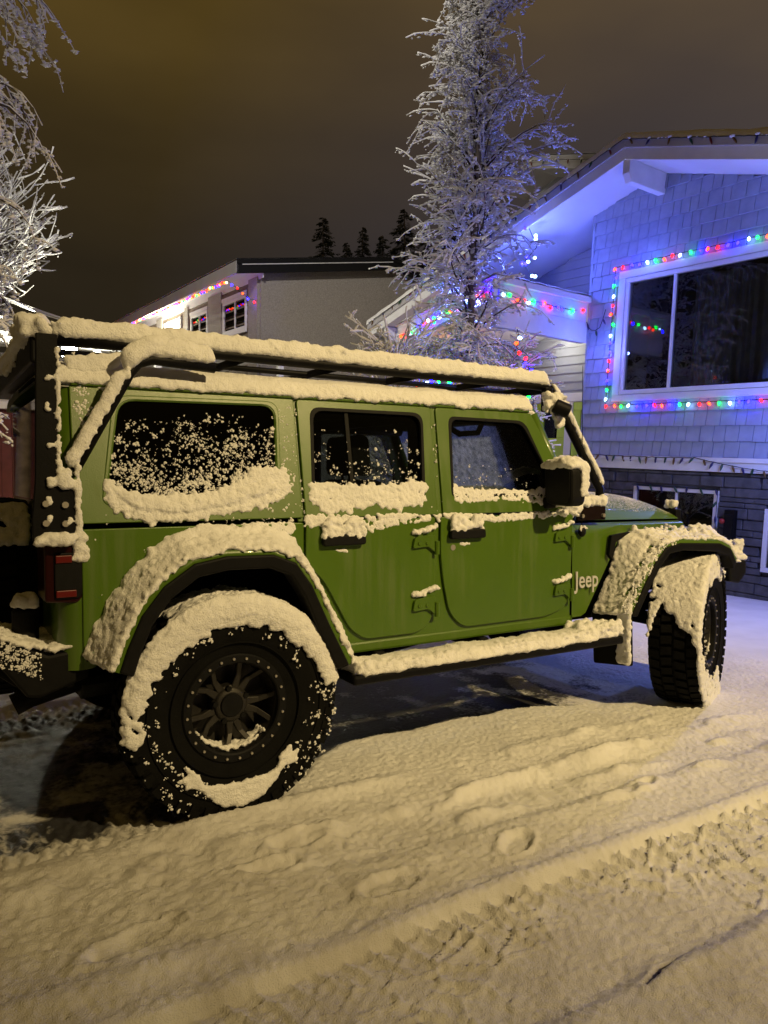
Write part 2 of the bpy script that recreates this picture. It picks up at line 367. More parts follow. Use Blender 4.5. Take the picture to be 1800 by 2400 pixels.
# axles, frame rails, differential, exhaust
mb = MB(); mb.tube([(0, -.66, .44), (0, .66, .44)], .045, 10); mb.sphere((0, .0, .44), .13, 2); mb.tube([(3.0, -.66, .44), (3.0, .66, .44)], .045, 10); mb.sphere((3.0, .25, .44), .12, 2)
for y in (-.42, .42): mb.box(-.60, 3.45, y - .04, y + .04, .50, .60)
for x in (-.1, 3.05):
    for y in (-.5, .5): mb.tube([(x, y, .44), (x + .05, y, .95)], .035, 8)
mb.tube([(.2, -.38, .36), (1.9, -.36, .56)], .03, 8); mb.tube([(.2, .38, .36), (1.9, .36, .56)], .03, 8)
mb.build('axle_and_frame', M['under'], car)
mb = MB(); mb.tube([(-.76, -.56, .475), (-.70, -.56, .50), (-.45, -.54, .55), (.3, -.40, .56), (2.4, -.25, .52)], .042, 12); mb.tube([(-.52, -.55, .545), (-.25, -.53, .56)], .085, 14)
mb.build('exhaust_pipe', M['blackmetal'], car, True)
# ---- hood, fenders, cowl, grille ---------------------------------------------
def hood(u, w):
    x = 1.965 + u * 1.075; t = w * 2 - 1; hw = .725 - .115 * u
    t2 = math.copysign(abs(t) ** .8, t); nose = max(0, (u - .78) / .22)
    crown = (1 - abs(t2) ** 3.0) ** .62
    zt = 1.118 - .022 * u + (.172 - .045 * u) * crown + .02 * (1 - t2 * t2) * (1 - nose) - .062 * nose ** 2.2 * crown
    return (x + .035 * nose * (1 - t2 * t2), hw * t2, zt)
M['hood'] = mat('snow_dusted_green_paint', (.067, .132, .005), .45, 0, 0, coat=.1, spec=.3)
n_, l_, b_ = nodes(M['hood'])
g_ = n_.new('ShaderNodeNewGeometry'); sz = n_.new('ShaderNodeSeparateXYZ'); l_.new(g_.outputs['Normal'], sz.inputs[0])
t_ = n_.new('ShaderNodeTexCoord'); x_ = n_.new('ShaderNodeTexNoise'); x_.inputs['Scale'].default_value = 95; x_.inputs['Detail'].default_value = 4; l_.new(t_.outputs['Object'], x_.inputs[0])
x2 = n_.new('ShaderNodeTexNoise'); x2.inputs['Scale'].default_value = 7; l_.new(t_.outputs['Object'], x2.inputs[0])
a1 = n_.new('ShaderNodeMath'); a1.operation = 'MULTIPLY_ADD'; a1.inputs[1].default_value = .75; l_.new(x_.outputs[0], a1.inputs[0]); l_.new(sz.outputs['Z'], a1.inputs[2])
a2 = n_.new('ShaderNodeMath'); a2.operation = 'MULTIPLY_ADD'; a2.inputs[1].default_value = .35; l_.new(x2.outputs[0], a2.inputs[0]); l_.new(a1.outputs[0], a2.inputs[2])
r_ = n_.new('ShaderNodeMapRange'); r_.inputs[1].default_value = 1.35; r_.inputs[2].default_value = 1.62; l_.new(a2.outputs[0], r_.inputs[0])
mx_ = n_.new('ShaderNodeMixRGB'); l_.new(r_.outputs[0], mx_.inputs[0]); mx_.inputs[1].default_value = (.067, .132, .005, 1); mx_.inputs[2].default_value = (.78, .78, .80, 1); l_.new(mx_.outputs[0], b_.inputs['Base Color'])
ro = n_.new('ShaderNodeMapRange'); ro.inputs[3].default_value = .42; ro.inputs[4].default_value = .85; l_.new(r_.outputs[0], ro.inputs[0]); l_.new(ro.outputs[0], b_.inputs['Roughness'])
rc = n_.new('ShaderNodeMapRange'); rc.inputs[3].default_value = .1; rc.inputs[4].default_value = 0; l_.new(r_.outputs[0], rc.inputs[0]); l_.new(rc.outputs[0], b_.inputs['Coat Weight'])
bp = n_.new('ShaderNodeBump'); bp.inputs['Distance'].default_value = .006; l_.new(r_.outputs[0], bp.inputs['Height']); l_.new(bp.outputs[0], b_.inputs['Normal'])
hd = MB().grid(hood, 36, 49).build('hood', M['hood'], car, True)
for sx in (-1, 1):
    # fender side, narrowing to the grille
    mb = MB()
    def fen(u, w):
        x = 1.937 + u * 1.10; k = min(1, u / .25); y = -.80 + .06 * u + .045 * k * k * (3 - 2 * k) * 0 + .09 * u ** 1.4
        top = 1.105 - .020 * u; bot = .60 + .43 * min(1, max(0, (x - 2.04) / .32))
        if x > 2.36: bot = 1.0
        z = bot + (top - bot) * w
        roll = .05 * max(0, (w - .86) / .14) ** 2
        return (x, -(y + roll) if sx > 0 else y + roll, z)
    mb.grid(fen, 30, 14).build('fender', M['green'], car, True)
mb = MB(); mb.prism([(-.62, .72), (.62, .72), (.62, 1.05), (.55, 1.10), (-.55, 1.10), (-.62, 1.05)], 3.03, 3.10, ax='x')
for k in range(7): mb.box(3.10, 3.115, -.33 + k * .095, -.29 + k * .095, .78, 1.06)
bevel(mb.build('grille', M['black'], car), .012)
for y in (-.46, .46):
    mb = MB(); mb.tube([(3.06, y, .93), (3.125, y, .93)], .095, 20); mb.build('headlight', M['pane'], car)
# bracket at the hood's front corner
mb = MB(); mb.box(3.03, 3.085, -.60, -.50, 1.04, 1.155); mb.tube([(3.05, -.55, 1.15), (3.06, -.55, 1.18)], .022, 8); bevel(mb.build('hood_bracket', M['black'], car), .008)
# cowl, windscreen and its frame
mb = MB(); mb.box(1.90, 2.02, -.74, .74, 1.10, 1.165); bevel(mb.build('cowl', M['black'], car), .01)
M['cowl_redlit'] = mat('red_lit_black_plate', (.010, .004, .004), .5, .2, 20, .2)  # black plate; the red light falling on it is mixed into its colour
mb = MB(); mb.box(1.985, 2.195, -.792, -.772, 1.120, 1.196)
cw = bevel(mb.build('cowl_bracket', M['cowl_redlit'], car), .004)
for x in (2.01, 2.17):
    mb = MB(); mb.tube([(x, -.79, 1.145), (x, -.806, 1.145)], .011, 8); mb.build('bolt', M['bolt'], cw)
def frame_bar(y0, y1, half=.03):
    return None
mb = MB()
for sy in (-1, 1):
    mb.tube([(1.985, sy * .755, 1.17), (1.735, sy * .690, 1.685)], .032, 8)
mb.tube([(1.735, -.69, 1.69), (1.735, .69, 1.69)], .035, 8); mb.tube([(1.985, -.75, 1.18), (1.985, .75, 1.18)], .03, 8)
mb.build('windscreen_frame', M['green'], car, True)
M['frost'] = bpy.data.materials.new('snowed_over_glass'); M['frost'].use_nodes = True
n_, l_, b_ = nodes(M['frost']); o_ = n_['Material Output']
b_.inputs['Base Color'].default_value = (.75, .78, .8, 1); b_.inputs['Roughness'].default_value = .7
tr = n_.new('ShaderNodeBsdfTranslucent'); ms = n_.new('ShaderNodeMixShader'); ms.inputs[0].default_value = .88
t_ = n_.new('ShaderNodeTexCoord'); x_ = n_.new('ShaderNodeTexNoise'); x_.inputs['Scale'].default_value = 26; x_.inputs['Detail'].default_value = 7; x_.inputs['Roughness'].default_value = .7; l_.new(t_.outputs['Object'], x_.inputs[0])
cr = n_.new('ShaderNodeValToRGB'); cr.color_ramp.elements[0].position = .36; cr.color_ramp.elements[0].color = (.25, .29, .32, 1); cr.color_ramp.elements[1].position = .64; cr.color_ramp.elements[1].color = (.9, .95, .98, 1)
l_.new(x_.outputs[0], cr.inputs[0]); l_.new(cr.outputs[0], tr.inputs[0]); l_.new(b_.outputs[0], ms.inputs[1]); l_.new(tr.outputs[0], ms.inputs[2]); l_.new(ms.outputs[0], o_.inputs[0])
mb = MB(); mb.grid(lambda u, v: (1.99 - .25 * v, (u * 2 - 1) * (.74 - .06 * v), 1.18 + .505 * v), 12, 8)
mb.build('windscreen', M['frost'], car)
# ---- interior ------------------------------------------------------------------
def seat(x, y, w=.50):
    mb = MB()
    mb.prism(rpoly([(x - .22, .62), (x + .28, .66), (x + .30, .80), (x - .20, .76)], .05), y - w / 2, y + w / 2)
    mb.prism(rpoly([(x - .20, .74), (x - .04, .76), (x - .16, 1.34), (x - .29, 1.34)], .05), y - w / 2 + .02, y + w / 2 - .02)
    o = bevel(mb.build('seat', M['seat'], car), .03, 3)
    mb = MB(); mb.prism(rpoly([(x - .295, 1.36), (x - .185, 1.36), (x - .20, 1.56), (x - .29, 1.56)], .04), y - .14, y + .14); mb.tube([(x - .24, y - .06, 1.30), (x - .24, y - .06, 1.40)], .008, 6); mb.tube([(x - .24, y + .06, 1.30), (x - .24, y + .06, 1.40)], .008, 6)
    bevel(mb.build('headrest', M['seat'], o), .035, 3)
for y in (-.36, .36): seat(1.05, y); seat(.22, y, .56)
mb = MB(); mb.prism(rpoly([(1.62, .95), (1.95, .90), (1.96, 1.17), (1.85, 1.20), (1.66, 1.16)], .04), -.70, .70); mb.build('dashboard', M['seat'], car)
mb = MB()
pts = [(1.50 + .07 * math.sin(a), .36 + .185 * math.cos(a), 1.13 + .175 * math.sin(a)) for a in [2 * math.pi * k / 24 for k in range(25)]]
mb.tube(pts, .014, 8, cap=False); mb.tube([(1.50, .36, 1.13), (1.66, .36, 1.05)], .03, 8); mb.tube([(1.5, .19, 1.13), (1.5, .53, 1.13)], .014, 6); mb.build('steering_wheel', M['black'], car)
mb = MB(); mb.box(1.60, 1.625, -.12, .12, 1.555, 1.615); mb.tube([(1.62, 0, 1.6), (1.73, 0, 1.66)], .01, 6); bevel(mb.build('rear_view_mirror', M['black'], car), .01)
# grab handles on the roll bar and A post, seen through the front window
mb = MB(); mb.tube([(1.27, -.60, 1.655), (1.275, -.60, 1.60), (1.33, -.60, 1.575), (1.45, -.60, 1.585), (1.49, -.60, 1.66)], .016, 8); mb.tube([(1.235, -.62, 1.64), (1.24, -.62, 1.50)], .012, 6)
mb.tube([(1.665, -.66, 1.60), (1.70, -.66, 1.50), (1.725, -.67, 1.40), (1.80, -.69, 1.30)], .018, 8); mb.tube([(1.73, -.665, 1.55), (1.85, -.69, 1.32)], .02, 8)
mb.build('grab_handle', M['black'], car, True)
mb = MB()
for y in (-.56, .56):
    mb.tube([(1.08, y * 1.03, .9), (1.08, y, 1.60), (1.04, y * .98, 1.66), (-.35, y * .98, 1.66), (-.48, y, 1.2)], .035, 10); mb.tube([(1.04, y * .98, 1.66), (1.70, y * .98, 1.655)], .03, 8)
mb.tube([(1.05, -.55, 1.66), (1.05, .55, 1.66)], .035, 8); mb.tube([(-.33, -.55, 1.66), (-.33, .55, 1.66)], .035, 8)
mb.build('roll_bar', M['black'], car, True)
# ---- door furniture ---------------------------------------------------------------
def handle(u0, v0, u1, v1, par):
    a = onY(u0, v0, -.83); b = onY(u1, v1, -.83); z = (a.z + b.z) / 2
    mb = MB(); mb.prism(rpoly([(a.x, z), (b.x, z), (b.x - .004, z + .045), (a.x + .004, z + .045)], .016), -.842, -.812)
    for x in (a.x + .03, b.x - .03): mb.box(x - .02, x + .02, -.82, -.80, z + .006, z + .036)
    bevel(mb.build('handle', M['black'], par), .006)
    mb = MB(); n = 24; cx = (a.x + b.x) / 2
    mb.add([(cx + .055 * math.cos(t) * rr, -.8075 + (.0 if rr > .9 else .016), z - .012 + .042 * math.sin(t) * rr) for rr in (1, .8) for t in [2 * math.pi * k / n for k in range(n)]], [(k, (k + 1) % n, n + (k + 1) % n, n + k) for k in range(n)] + [tuple(n + k for k in range(n))])
    mb.build('handle_recess', M['green'], par, True)
    return a.x, b.x, z
h1 = handle(756, 1278, 857, 1278, rdoor); h2 = handle(1055, 1262, 1137, 1262, fdoor)
mb = MB(); mb.tube([(1.139, -.80, 1.015), (1.139, -.812, 1.015)], .014, 16); mb.build('lock', M['bolt'], fdoor)
def hinge(u0, u1, v0, v1, par):
    a = onY(u0, v0, -.815); b = onY(u1, v1, -.815); z0, z1 = b.z, a.z
    mb = MB(); w = b.x - a.x
    mb.prism(rpoly([(a.x, z0 + .005), (a.x + w * .62, z0 + .012), (a.x + w * .9, z0 - .02), (a.x + w * .9, z1), (a.x + w * .5, z1), (a.x + .01, z1 - .008)], .014), -.826, -.802)
    mb.tube([(a.x + w * .95, -.826, z0 - .028), (a.x + w * .95, -.826, z1 - .028)], .013, 10)
    for k in (.24, .55): mb.tube([(a.x + w * k, -.825, (z0 + z1) / 2 - .004), (a.x + w * k, -.831, (z0 + z1) / 2 - .004)], .009, 8)
    h = bevel(mb.build('hinge', M['green'], par), .002, 1)
    return a.x, b.x, z1, h
HG = [hinge(966, 1024, 1256, 1285, rdoor), hinge(966, 1024, 1402, 1430, rdoor), hinge(1298, 1340, 1244, 1270, fdoor), hinge(1297, 1338, 1370, 1395, fdoor)]
# badge lettering on the fender
fc = bpy.data.curves.new('t', 'FONT'); fc.body = 'Jeep'; fc.size = .128; fc.extrude = .004; fc.offset = .001; fc.space_character = 1.02
to = bpy.data.objects.new('t', fc); COL.objects.link(to)
dg = bpy.context.evaluated_depsgraph_get(); bme = bpy.data.meshes.new_from_object(to.evaluated_get(dg)); bpy.data.objects.remove(to)
bd = link('badge', bme, M['badge'], car)
wd = max(v.co.x for v in bme.vertices); bd.matrix_world = Matrix.Translation((1.952, -.806, .758)) @ Matrix.Rotation(R_(90), 4, 'X') @ Matrix.Diagonal((.172 / wd, 1.0, 1.0, 1))
# mirror
mb = MB()
mb.prism(rpoly([(-1.03, 1.205), (-.83, 1.215), (-.82, 1.42), (-1.03, 1.415)], .05), 1.70, 1.80, ax='x')
mb.box(1.72, 1.79, -.84, -.78, 1.19, 1.25)
mir = bevel(mb.build('side_mirror', M['black'], car), .02, 3)
mb = MB(); mb.prism(rpoly([(-1.015, 1.225), (-.85, 1.23), (-.845, 1.405), (-1.015, 1.40)], .04), 1.696, 1.700, ax='x'); mb.build('mirror_glass', M['blackmetal'], mir)
# antenna
mb = MB(); mb.tube([(1.995, -.815, 1.075), (1.995, -.81, 1.10), (1.996, -.80, 1.95)], [.004, .003, .0016], 6); an = mb.build('antenna', M['blackmetal'], car)
mb = MB(); mb.sphere((1.995, -.812, 1.062), .024, 2, (1, .8, 1.25)); mb.build('antenna_base', M['black'], an, True)
# ---- flares --------------------------------------------------------------------------
RF = [(-.470, .655), (-.44, .74), (-.385, .86), (-.30, .965), (-.18, 1.045), (-.05, 1.068), (.15, 1.064), (.25, 1.025), (.325, .925), (.41, .75), (.505, .565)]
def flare(path, cen, inner_off, yo, yi, sx, par_name):
    top = MB(); lip = MB(); R1 = []; R2 = []
    for x, z in path:
        d = Vector((x - cen[0], z - cen[1])); d.normalize()
        I = (x + d.x * inner_off, z + d.y * inner_off); B = (x - d.x * .035, z - d.y * .035); Bi = (x - d.x * .02, z - d.y * .02)
        R1.append([(I[0], sx * yi, I[1]), (x + d.x * inner_off * .5, sx * (yo * .62 + yi * .38), z + d.y * inner_off * .55), (x, sx * yo, z), (B[0], sx * (yo - .002), B[1]), (Bi[0], sx * (yo - .05), Bi[1])])
        R2.append([(x - d.x * .020, sx * (yo + .010), z - d.y * .020), (x - d.x * .075, sx * (yo + .006), z - d.y * .075), (x - d.x * .075, sx * (yo - .09), z - d.y * .075), (x - d.x * .02, sx * (yo - .03), z - d.y * .020)])
    top.loft(R1, closed=False, caps=False); o = top.build('fender_flare', M['green'], car, True)
    lip.loft(R2); bevel(lip.build('flare_lip', M['black'], o), .008)
    return o
FFo = [(2.19, .615), (2.24, .70), (2.305, .80), (2.385, .905), (2.475, .985), (2.60, 1.005), (2.96, .99), (3.06, .955), (3.12, .87)]
FFi = [(2.165, .60), (2.22, .68), (2.275, .775), (2.325, .885), (2.37, .985), (2.45, 1.025), (3.00, 1.025), (3.12, 1.00), (3.19, .88)]
for sx in (-1, 1):
    o = flare(RF, (.02, .44), .05, .965, .795, sx, '')
    if sx < 0: rflare = o
    top = MB(); lip = MB(); A = []; B = []
    for (xi, zi), (xo, zo) in zip(FFi, FFo):
        d = Vector((xo - 2.9, zo - .44)).normalized()
        A.append([(xi, sx * .74, zi + .012), ((xi + xo) / 2, sx * .87, (zi + zo) / 2 + .012), (xo, sx * .965, zo), (xo - d.x * .03, sx * .965, zo - d.y * .03)])
        B.append([(xo - d.x * .022, sx * .975, zo - d.y * .022), (xo - d.x * .07, sx * .972, zo - d.y * .07), (xo - d.x * .07, sx * .80, zo - d.y * .07), (xi - d.x * .03, sx * .76, zi - d.y * .03)])
    top.loft(A, closed=False, caps=False); o = top.build('fender_flare', M['green'], car, True)
    lip.loft(B); bevel(lip.build('flare_lip', M['black'], o), .008)
    if sx < 0: fflare = o
# black vent behind the front flare
mb = MB(); P = [(1430, 1255), (1475, 1246), (1440, 1270), (1432, 1312), (1424, 1300)]
mb.prism([(onY(u, v, -.79).x, onY(u, v, -.79).z) for u, v in P], -.802, -.78); mb.build('fender_vent', M['black'], car)
# side step, mud flap, bumpers
mb = MB(); mb.box(.50, 2.14, -.985, -.80, .468, .512)
for x in (.7, 1.3, 1.9): mb.box(x, x + .06, -.82, -.50, .50, .56)
step = bevel(mb.build('side_step', M['blackmetal'], car), .014, 3)
mb = MB(); mb.box(.50, 2.14, .80, .985, .468, .512); bevel(mb.build('side_step', M['blackmetal'], car), .014, 3)
mb = MB(); mb.prism(rpoly([(-.968, .335), (-.70, .30), (-.68, .64), (-.955, .68)], .015), 2.215, 2.230, ax='x'); flap = mb.build('mud_flap', M['black'], car)
mb = MB(); mb.loft([[(x, y, z) for x, z in ((3.34, .62), (3.48, .65), (3.54, .70), (3.54, .80), (3.34, .82))] for y in (-.62, .62)]); 
mb.loft([[(x, y, z) for x, z in ((3.30, .70), (3.40 + k, .68), (3.47 + k, .74), (3.47 + k, .825), (3.30, .83))] for y, k in ((-.80, .0), (-.60, .08))])
fb = bevel(mb.build('bumper', M['black'], car), .015)
mb = MB()
B0 = [(-.52, .60), (-.52, .715), (-.66, .70), (-.83, .775), (-.84, .70), (-.735, .552), (-.69, .545)]
mb.prism(B0, -.78, -.62); mb.prism([(-.60, .56), (-.60, .70), (-.84, .74), (-.88, .66), (-.75, .55)], -.62, .62); mb.prism(B0, .62, .78)
rb = bevel(mb.build('bumper', M['black'], car), .012)
JB = onY(60, 1500, -.58)
mb = MB(); mb.tube([(JB.x, JB.y, JB.z - .02), (JB.x, JB.y, JB.z + .12)], .048, 18); mb.tube([(JB.x, JB.y, JB.z + .12), (JB.x, JB.y, JB.z + .135)], .03, 12)
jk = bevel(mb.build('bumper_light', M['black'], car), .008)
# tail lamp
mb = MB(); mb.prism(rpoly([(-.672, .895), (-.56, .885), (-.535, .91), (-.535, 1.105), (-.672, 1.105)], .012), -.80, -.60)
tl = bevel(mb.build('tail_lamp', M['lensdark'], car), .014, 3)
mb = MB(); mb.prism(rpoly([(-.640, .905), (-.552, .905), (-.545, .93), (-.545, 1.075), (-.640, 1.075)], .012), -.808, -.798); bevel(mb.build('lamp_bezel', M['black'], tl), .004)
for a_, z0, z1 in ((-.566, .912, .938), (-.580, 1.038, 1.066)):
    mb = MB(); mb.box(-.636, a_, -.814, -.806, z0, z1); bevel(mb.build('reflector', M['lensred'], tl), .003)
mb = MB(); mb.box(-.6, .0, .60, .80, .89, 1.10) if False else mb.prism(rpoly([(-.672, .895), (-.56, .885), (-.535, .91), (-.535, 1.105), (-.672, 1.105)], .012), .60, .80); bevel(mb.build('tail_lamp', M['lensdark'], car), .014, 3)
# spare wheel on the tailgate (placed after the wheels below), tailgate hinge plate
mb = MB(); mb.prism([(-.556, 1.118), (-.712, 1.122), (-.712, 1.20), (-.700, 1.34), (-.690, 1.86), (-.618, 1.86), (-.622, 1.36), (-.572, 1.32), (-.556, 1.30)], -.818, -.802)
plate = bevel(mb.build('rack_leg', M['blackmetal'], car), .004)
for x, z in ((-.655, 1.255), (-.59, 1.25), (-.655, 1.185), (-.59, 1.182)):
    mb = MB(); mb.tube([(x - .012, -.818, z), (x - .012, -.829, z)], .012, 8); mb.build('bolt', M['bolt'], plate)
# ---- roof rack -------------------------------------------------------------------------
rack = MB()
RZ = lambda x: 1.868 - (x + .65) * .010
for sy in (-1, 1):
    rack.tube([(-.60, sy * .70, 1.86), (-.3, sy * .69, RZ(-.3)), (1.80, sy * .69, RZ(1.8) - .004), (1.86, sy * .69, RZ(1.86) - .02)], .024, 10)
    rack.tube([(1.845, sy * .70, 1.835), (1.96, sy * .72, 1.66), (2.16, sy * .745, 1.335), (2.19, sy * .75, 1.29), (2.185, sy * .755, 1.20)], .024, 10)
    rack.tube([(-.565, sy * .79, 1.375), (-.36, sy * .775, 1.745), (-.325, sy * .77, 1.788), (-.27, sy * .765, 1.806), (-.02, sy * .76, 1.792)], .022, 10)
for x in (.15, .6, 1.05, 1.5): rack.tube([(x, -.69, RZ(x)), (x, .69, RZ(x))], .018, 8)
for y in (-.35, 0, .35): rack.tube([(-.6, y, RZ(-.6)), (1.84, y, RZ(1.84))], .014, 8)
rack.tube([(1.84, -.69, RZ(1.84) - .015), (1.84, .69, RZ(1.84) - .015)], .026, 10)
ro_ = rack.build('roof_rack', M['blackmetal'], car, True)
mb = MB(); mb.box(-.69, -.60, -.66, .92, 1.775, 1.885); cb = bevel(mb.build('rack_crossbar', M['blackmetal'], car), .01)
mb = MB(); mb.box(1.79, 1.84, -.745, -.70, 1.70, 1.83); mb.tube([(1.83, -.76, 1.735), (1.90, -.80, 1.70)], .04, 10); bevel(mb.build('rack_clamp', M['blackmetal'], car), .008)
# ---- wheels ------------------------------------------------------------------------------
TR, TW = .44, .30
def make_wheel():
    K = .868; h = TW / 2; w = MB()      # barrel and spokes; local axis Y, outer face towards -Y
    w.lathe_y([(.186, -.105), (.178, -.09), (.168, -.02), (.168, .12), (.186, .14)], (0, 0, 0), 48); w.lathe_y([(.0, .02), (.168, .02)], (0, 0, 0), 48)
    w.lathe_y([(.0, -.068), (.052, -.068), (.064, -.064), (.070, -.052), (.078, -.045), (.078, .0), (0, .0)], (0, 0, 0), 32)
    for k in range(5):
        a0 = 2 * math.pi * k / 5 + .05
        for s in (-1, 1):
            a = a0 + s * .19; b = a0 + s * .30
            ci, si = math.cos(a), math.sin(a); co, so = math.cos(b), math.sin(b)
            P0 = Vector((ci * .066, -.052, si * .066)); P1 = Vector((ci * .118, -.058, si * .118)); P2 = Vector((co * .179, -.085, so * .179))
            t = Vector((-math.sin(a), 0, math.cos(a)))
            rings = []
            for P, ww in ((P0, .016), (P1, .011), (P2, .011)):
                rings.append([P + t * ww, P - t * ww, P - t * ww + Vector((0, .03, 0)), P + t * ww + Vector((0, .03, 0))])
            w.loft(rings)
    rim = w.build('wheel', M['rim'])
    bevel(rim, .003, 1)
    w = MB(); w.lathe_y([(0, -.076), (.044, -.076), (.048, -.070), (.048, -.06)], (0, 0, 0), 24)
    for k in range(5):
        a = 2 * math.pi * k / 5 + .05 + math.pi / 5; w.tube([(  .068 * math.cos(a), -.05, .068 * math.sin(a)), (.068 * math.cos(a), -.072, .068 * math.sin(a))], .011, 8)
    w.build('hub_cap', M['black'], rim)
    w = MB(); w.lathe_y([(.177, -.100), (.179, -.124), (.185, -.129), (.211, -.129), (.216, -.124), (.218, -.10)], (0, 0, 0), 72)
    for k in range(24):
        a = 2 * math.pi * k / 24; w.tube([(.1985 * math.cos(a), -.128, .1985 * math.sin(a)), (.1985 * math.cos(a), -.1365, .1985 * math.sin(a))], .0052, 8, mi=1)
    ring = w.build('beadlock_ring', [M['black'], M['bolt']], rim)
    w = MB()
    prof = [(.178, -.112), (.225, -.122), (.285, -.138), (.335, -.148), (.385, -.146), (.415, -.138), (.424, -.125), (.424, .125), (.415, .138), (.385, .146), (.335, .148), (.225, .122), (.178, .115)]
    w.lathe_y(prof, (0, 0, 0), 96)
    for r0, r1 in ((.262, .266), (.352, .356)): w.lathe_y([(r0, -.140 - (r0 - .262) * .09), (r0 + .001, -.146 - (r0 - .262) * .09), (r1, -.146 - (r0 - .262) * .09), (r1 + .001, -.138 - (r0 - .262) * .09)], (0, 0, 0), 96)
    nb = 44
    for k in range(nb):
        for row, (y0, y1, ph, dz) in enumerate(((-.152, -.082, 0, 1), (-.072, -.008, .5, 1), (.008, .072, .1, 1), (.082, .152, .6, 1))):
            a = 2 * math.pi * (k + ph) / nb; b = a + 2 * math.pi / nb * .70; sk = .014 * (1 if row in (0, 2) else -1)
            vs = []
            for r in (.420, TR):
                rr = r
                for y, aa in ((y0, a), (y1, a + sk), (y1, b + sk), (y0, b)):
                    drop = .014 if (row in (0, 3) and abs(y) > .14) else 0
                    vs.append(((rr - drop) * math.cos(aa), y, (rr - drop) * math.sin(aa)))
            w.add(vs, [(0, 1, 2, 3), (4, 5, 6, 7), (0, 1, 5, 4), (1, 2, 6, 5), (2, 3, 7, 6), (3, 0, 4, 7)])
        # side lugs
        a = 2 * math.pi * k / nb; b = a + 2 * math.pi / nb * .55
        for s in (-1, 1):
            w.add([(r * math.cos(t), s * y, r * math.sin(t)) for r, y in ((.385, .144), (.426, .136), (.426, .150), (.385, .152)) for t in (a, b)], [(0, 2, 3, 1), (2, 4, 5, 3), (4, 6, 7, 5), (6, 0, 1, 7), (0, 6, 4, 2), (1, 3, 5, 7)])
    w.build('tyre', M['rubber'], rim)
    return rim
def copy_tree(o, parent=None):
    c = o.copy(); COL.objects.link(c); c.parent = parent
    for ch in [x for x in o.children]: copy_tree(ch, c)
    return c
w0 = make_wheel(); w0.parent = car
w_fr = copy_tree(w0, car); w_rl = copy_tree(w0, car); w_fl = copy_tree(w0, car); w_sp = copy_tree(w0, car)
WR = (0, -.815, TR); w0.location = WR; w0.rotation_euler = (0, R_(12), 0)
w_rl.location = (0, .815, TR); w_rl.rotation_euler = (0, 0, math.pi)
STEER = R_(25.5)
w_fr.location = (2.90, -.815, TR); w_fr.rotation_euler = (0, R_(30), STEER)
for w_ in (w0, w_fr, w_rl, w_fl): w_.scale = (1, .90, 1)
w_fl.location = (3.0, .815, TR); w_fl.rotation_euler = (0, 0, math.pi + STEER)
w_sp.location = (-.79, .05, .82); w_sp.rotation_euler = (0, R_(8), R_(-90)); w_sp.name = 'spare_wheel'
# ================================================================== snow lying on the vehicle
def inpoly(p, poly):
    c = False; x, y = p; j = len(poly) - 1
    for i in range(len(poly)):
        xi, yi = poly[i]; xj, yj = poly[j]
        if (yi > y) != (yj > y) and x < (xj - xi) * (y - yi) / (yj - yi) + xi: c = not c
        j = i
    return c
def crop1(p): return [(x / 2.37, 700 + y / 2.37) for x, y in p]
def crop3(p): return [(600 + x / 2.0738, 850 + y / 2.0738) for x, y in p]
def bank(poly, n, r0, r1, sink=.45, fat=1.0):
    us = [p[0] for p in poly]; vs = [p[1] for p in poly]; out = []
    while len(out) < n:
        u = rng.uniform(min(us), max(us)); v = rng.uniform(min(vs), max(vs))
        if not inpoly((u, v), poly): continue
        p = side(u, v); r = rng.uniform(r0, r1); out.append((p.x, p.y - r * sink * fat, p.z, r))
    return out
def speck(poly, n, r0, r1, dens=None):
    us = [p[0] for p in poly]; vs = [p[1] for p in poly]; out = []; t = 0
    while len(out) < n and t < n * 40:
        t += 1; u = rng.uniform(min(us), max(us)); v = rng.uniform(min(vs), max(vs))
        if not inpoly((u, v), poly): continue
        if dens and rng.random() > dens(u, v): continue
        p = side(u, v); r = r0 + (r1 - r0) * rng.random() ** 2.2; out.append((p.x, p.y - .004 - r * .12, p.z, r))
    return out
clump = lambda u, v, s=.013: max(0, min(1, .5 + 1.5 * noise.noise(Vector((u * s, v * s, 3.3)))))
# quarter window: bank on the sill and a crust of flakes stuck to the glass
q1 = crop1([(590, 1010), (615, 1045), (700, 1075), (850, 1100), (1000, 1098), (1150, 1085), (1300, 1045), (1385, 985), (1420, 950), (1540, 955), (1600, 985), (1600, 1075), (1500, 1135), (1350, 1165), (1200, 1190), (1080, 1215), (960, 1225), (850, 1235), (780, 1222), (690, 1180), (620, 1145), (595, 1090)])
b = bank(q1, 1612, 0.0066, 0.0151, .5)
q1b = crop1([(660, 1080), (900, 1125), (1200, 1115), (1480, 1010), (1540, 1040), (1300, 1130), (1000, 1180), (760, 1160)])
b += bank(q1b, 416, 0.0132, 0.0216, .6)
def fringe(poly, n, r0, r1, out_):
    m = len(poly); res = []
    for _ in range(n):
        k = rng.randrange(m); a, c = poly[k], poly[(k + 1) % m]; t = rng.random(); d = rng.gauss(0, out_)
        ux, uy = c[0] - a[0], c[1] - a[1]; l_ = math.hypot(ux, uy) + 1e-6
        p = side(a[0] + ux * t - uy / l_ * d, a[1] + uy * t + ux / l_ * d); r = rng.uniform(r0, r1); res.append((p.x, p.y - r * .5, p.z, r))
    return res
b += fringe(q1, 260, .006, .015, 4.5)
snow_blobs('snow_bank', b, htop, .0055, .003)
glz = crop1([(600, 650), (1520, 640), (1525, 1010), (1400, 1080), (1000, 1110), (600, 1050)])
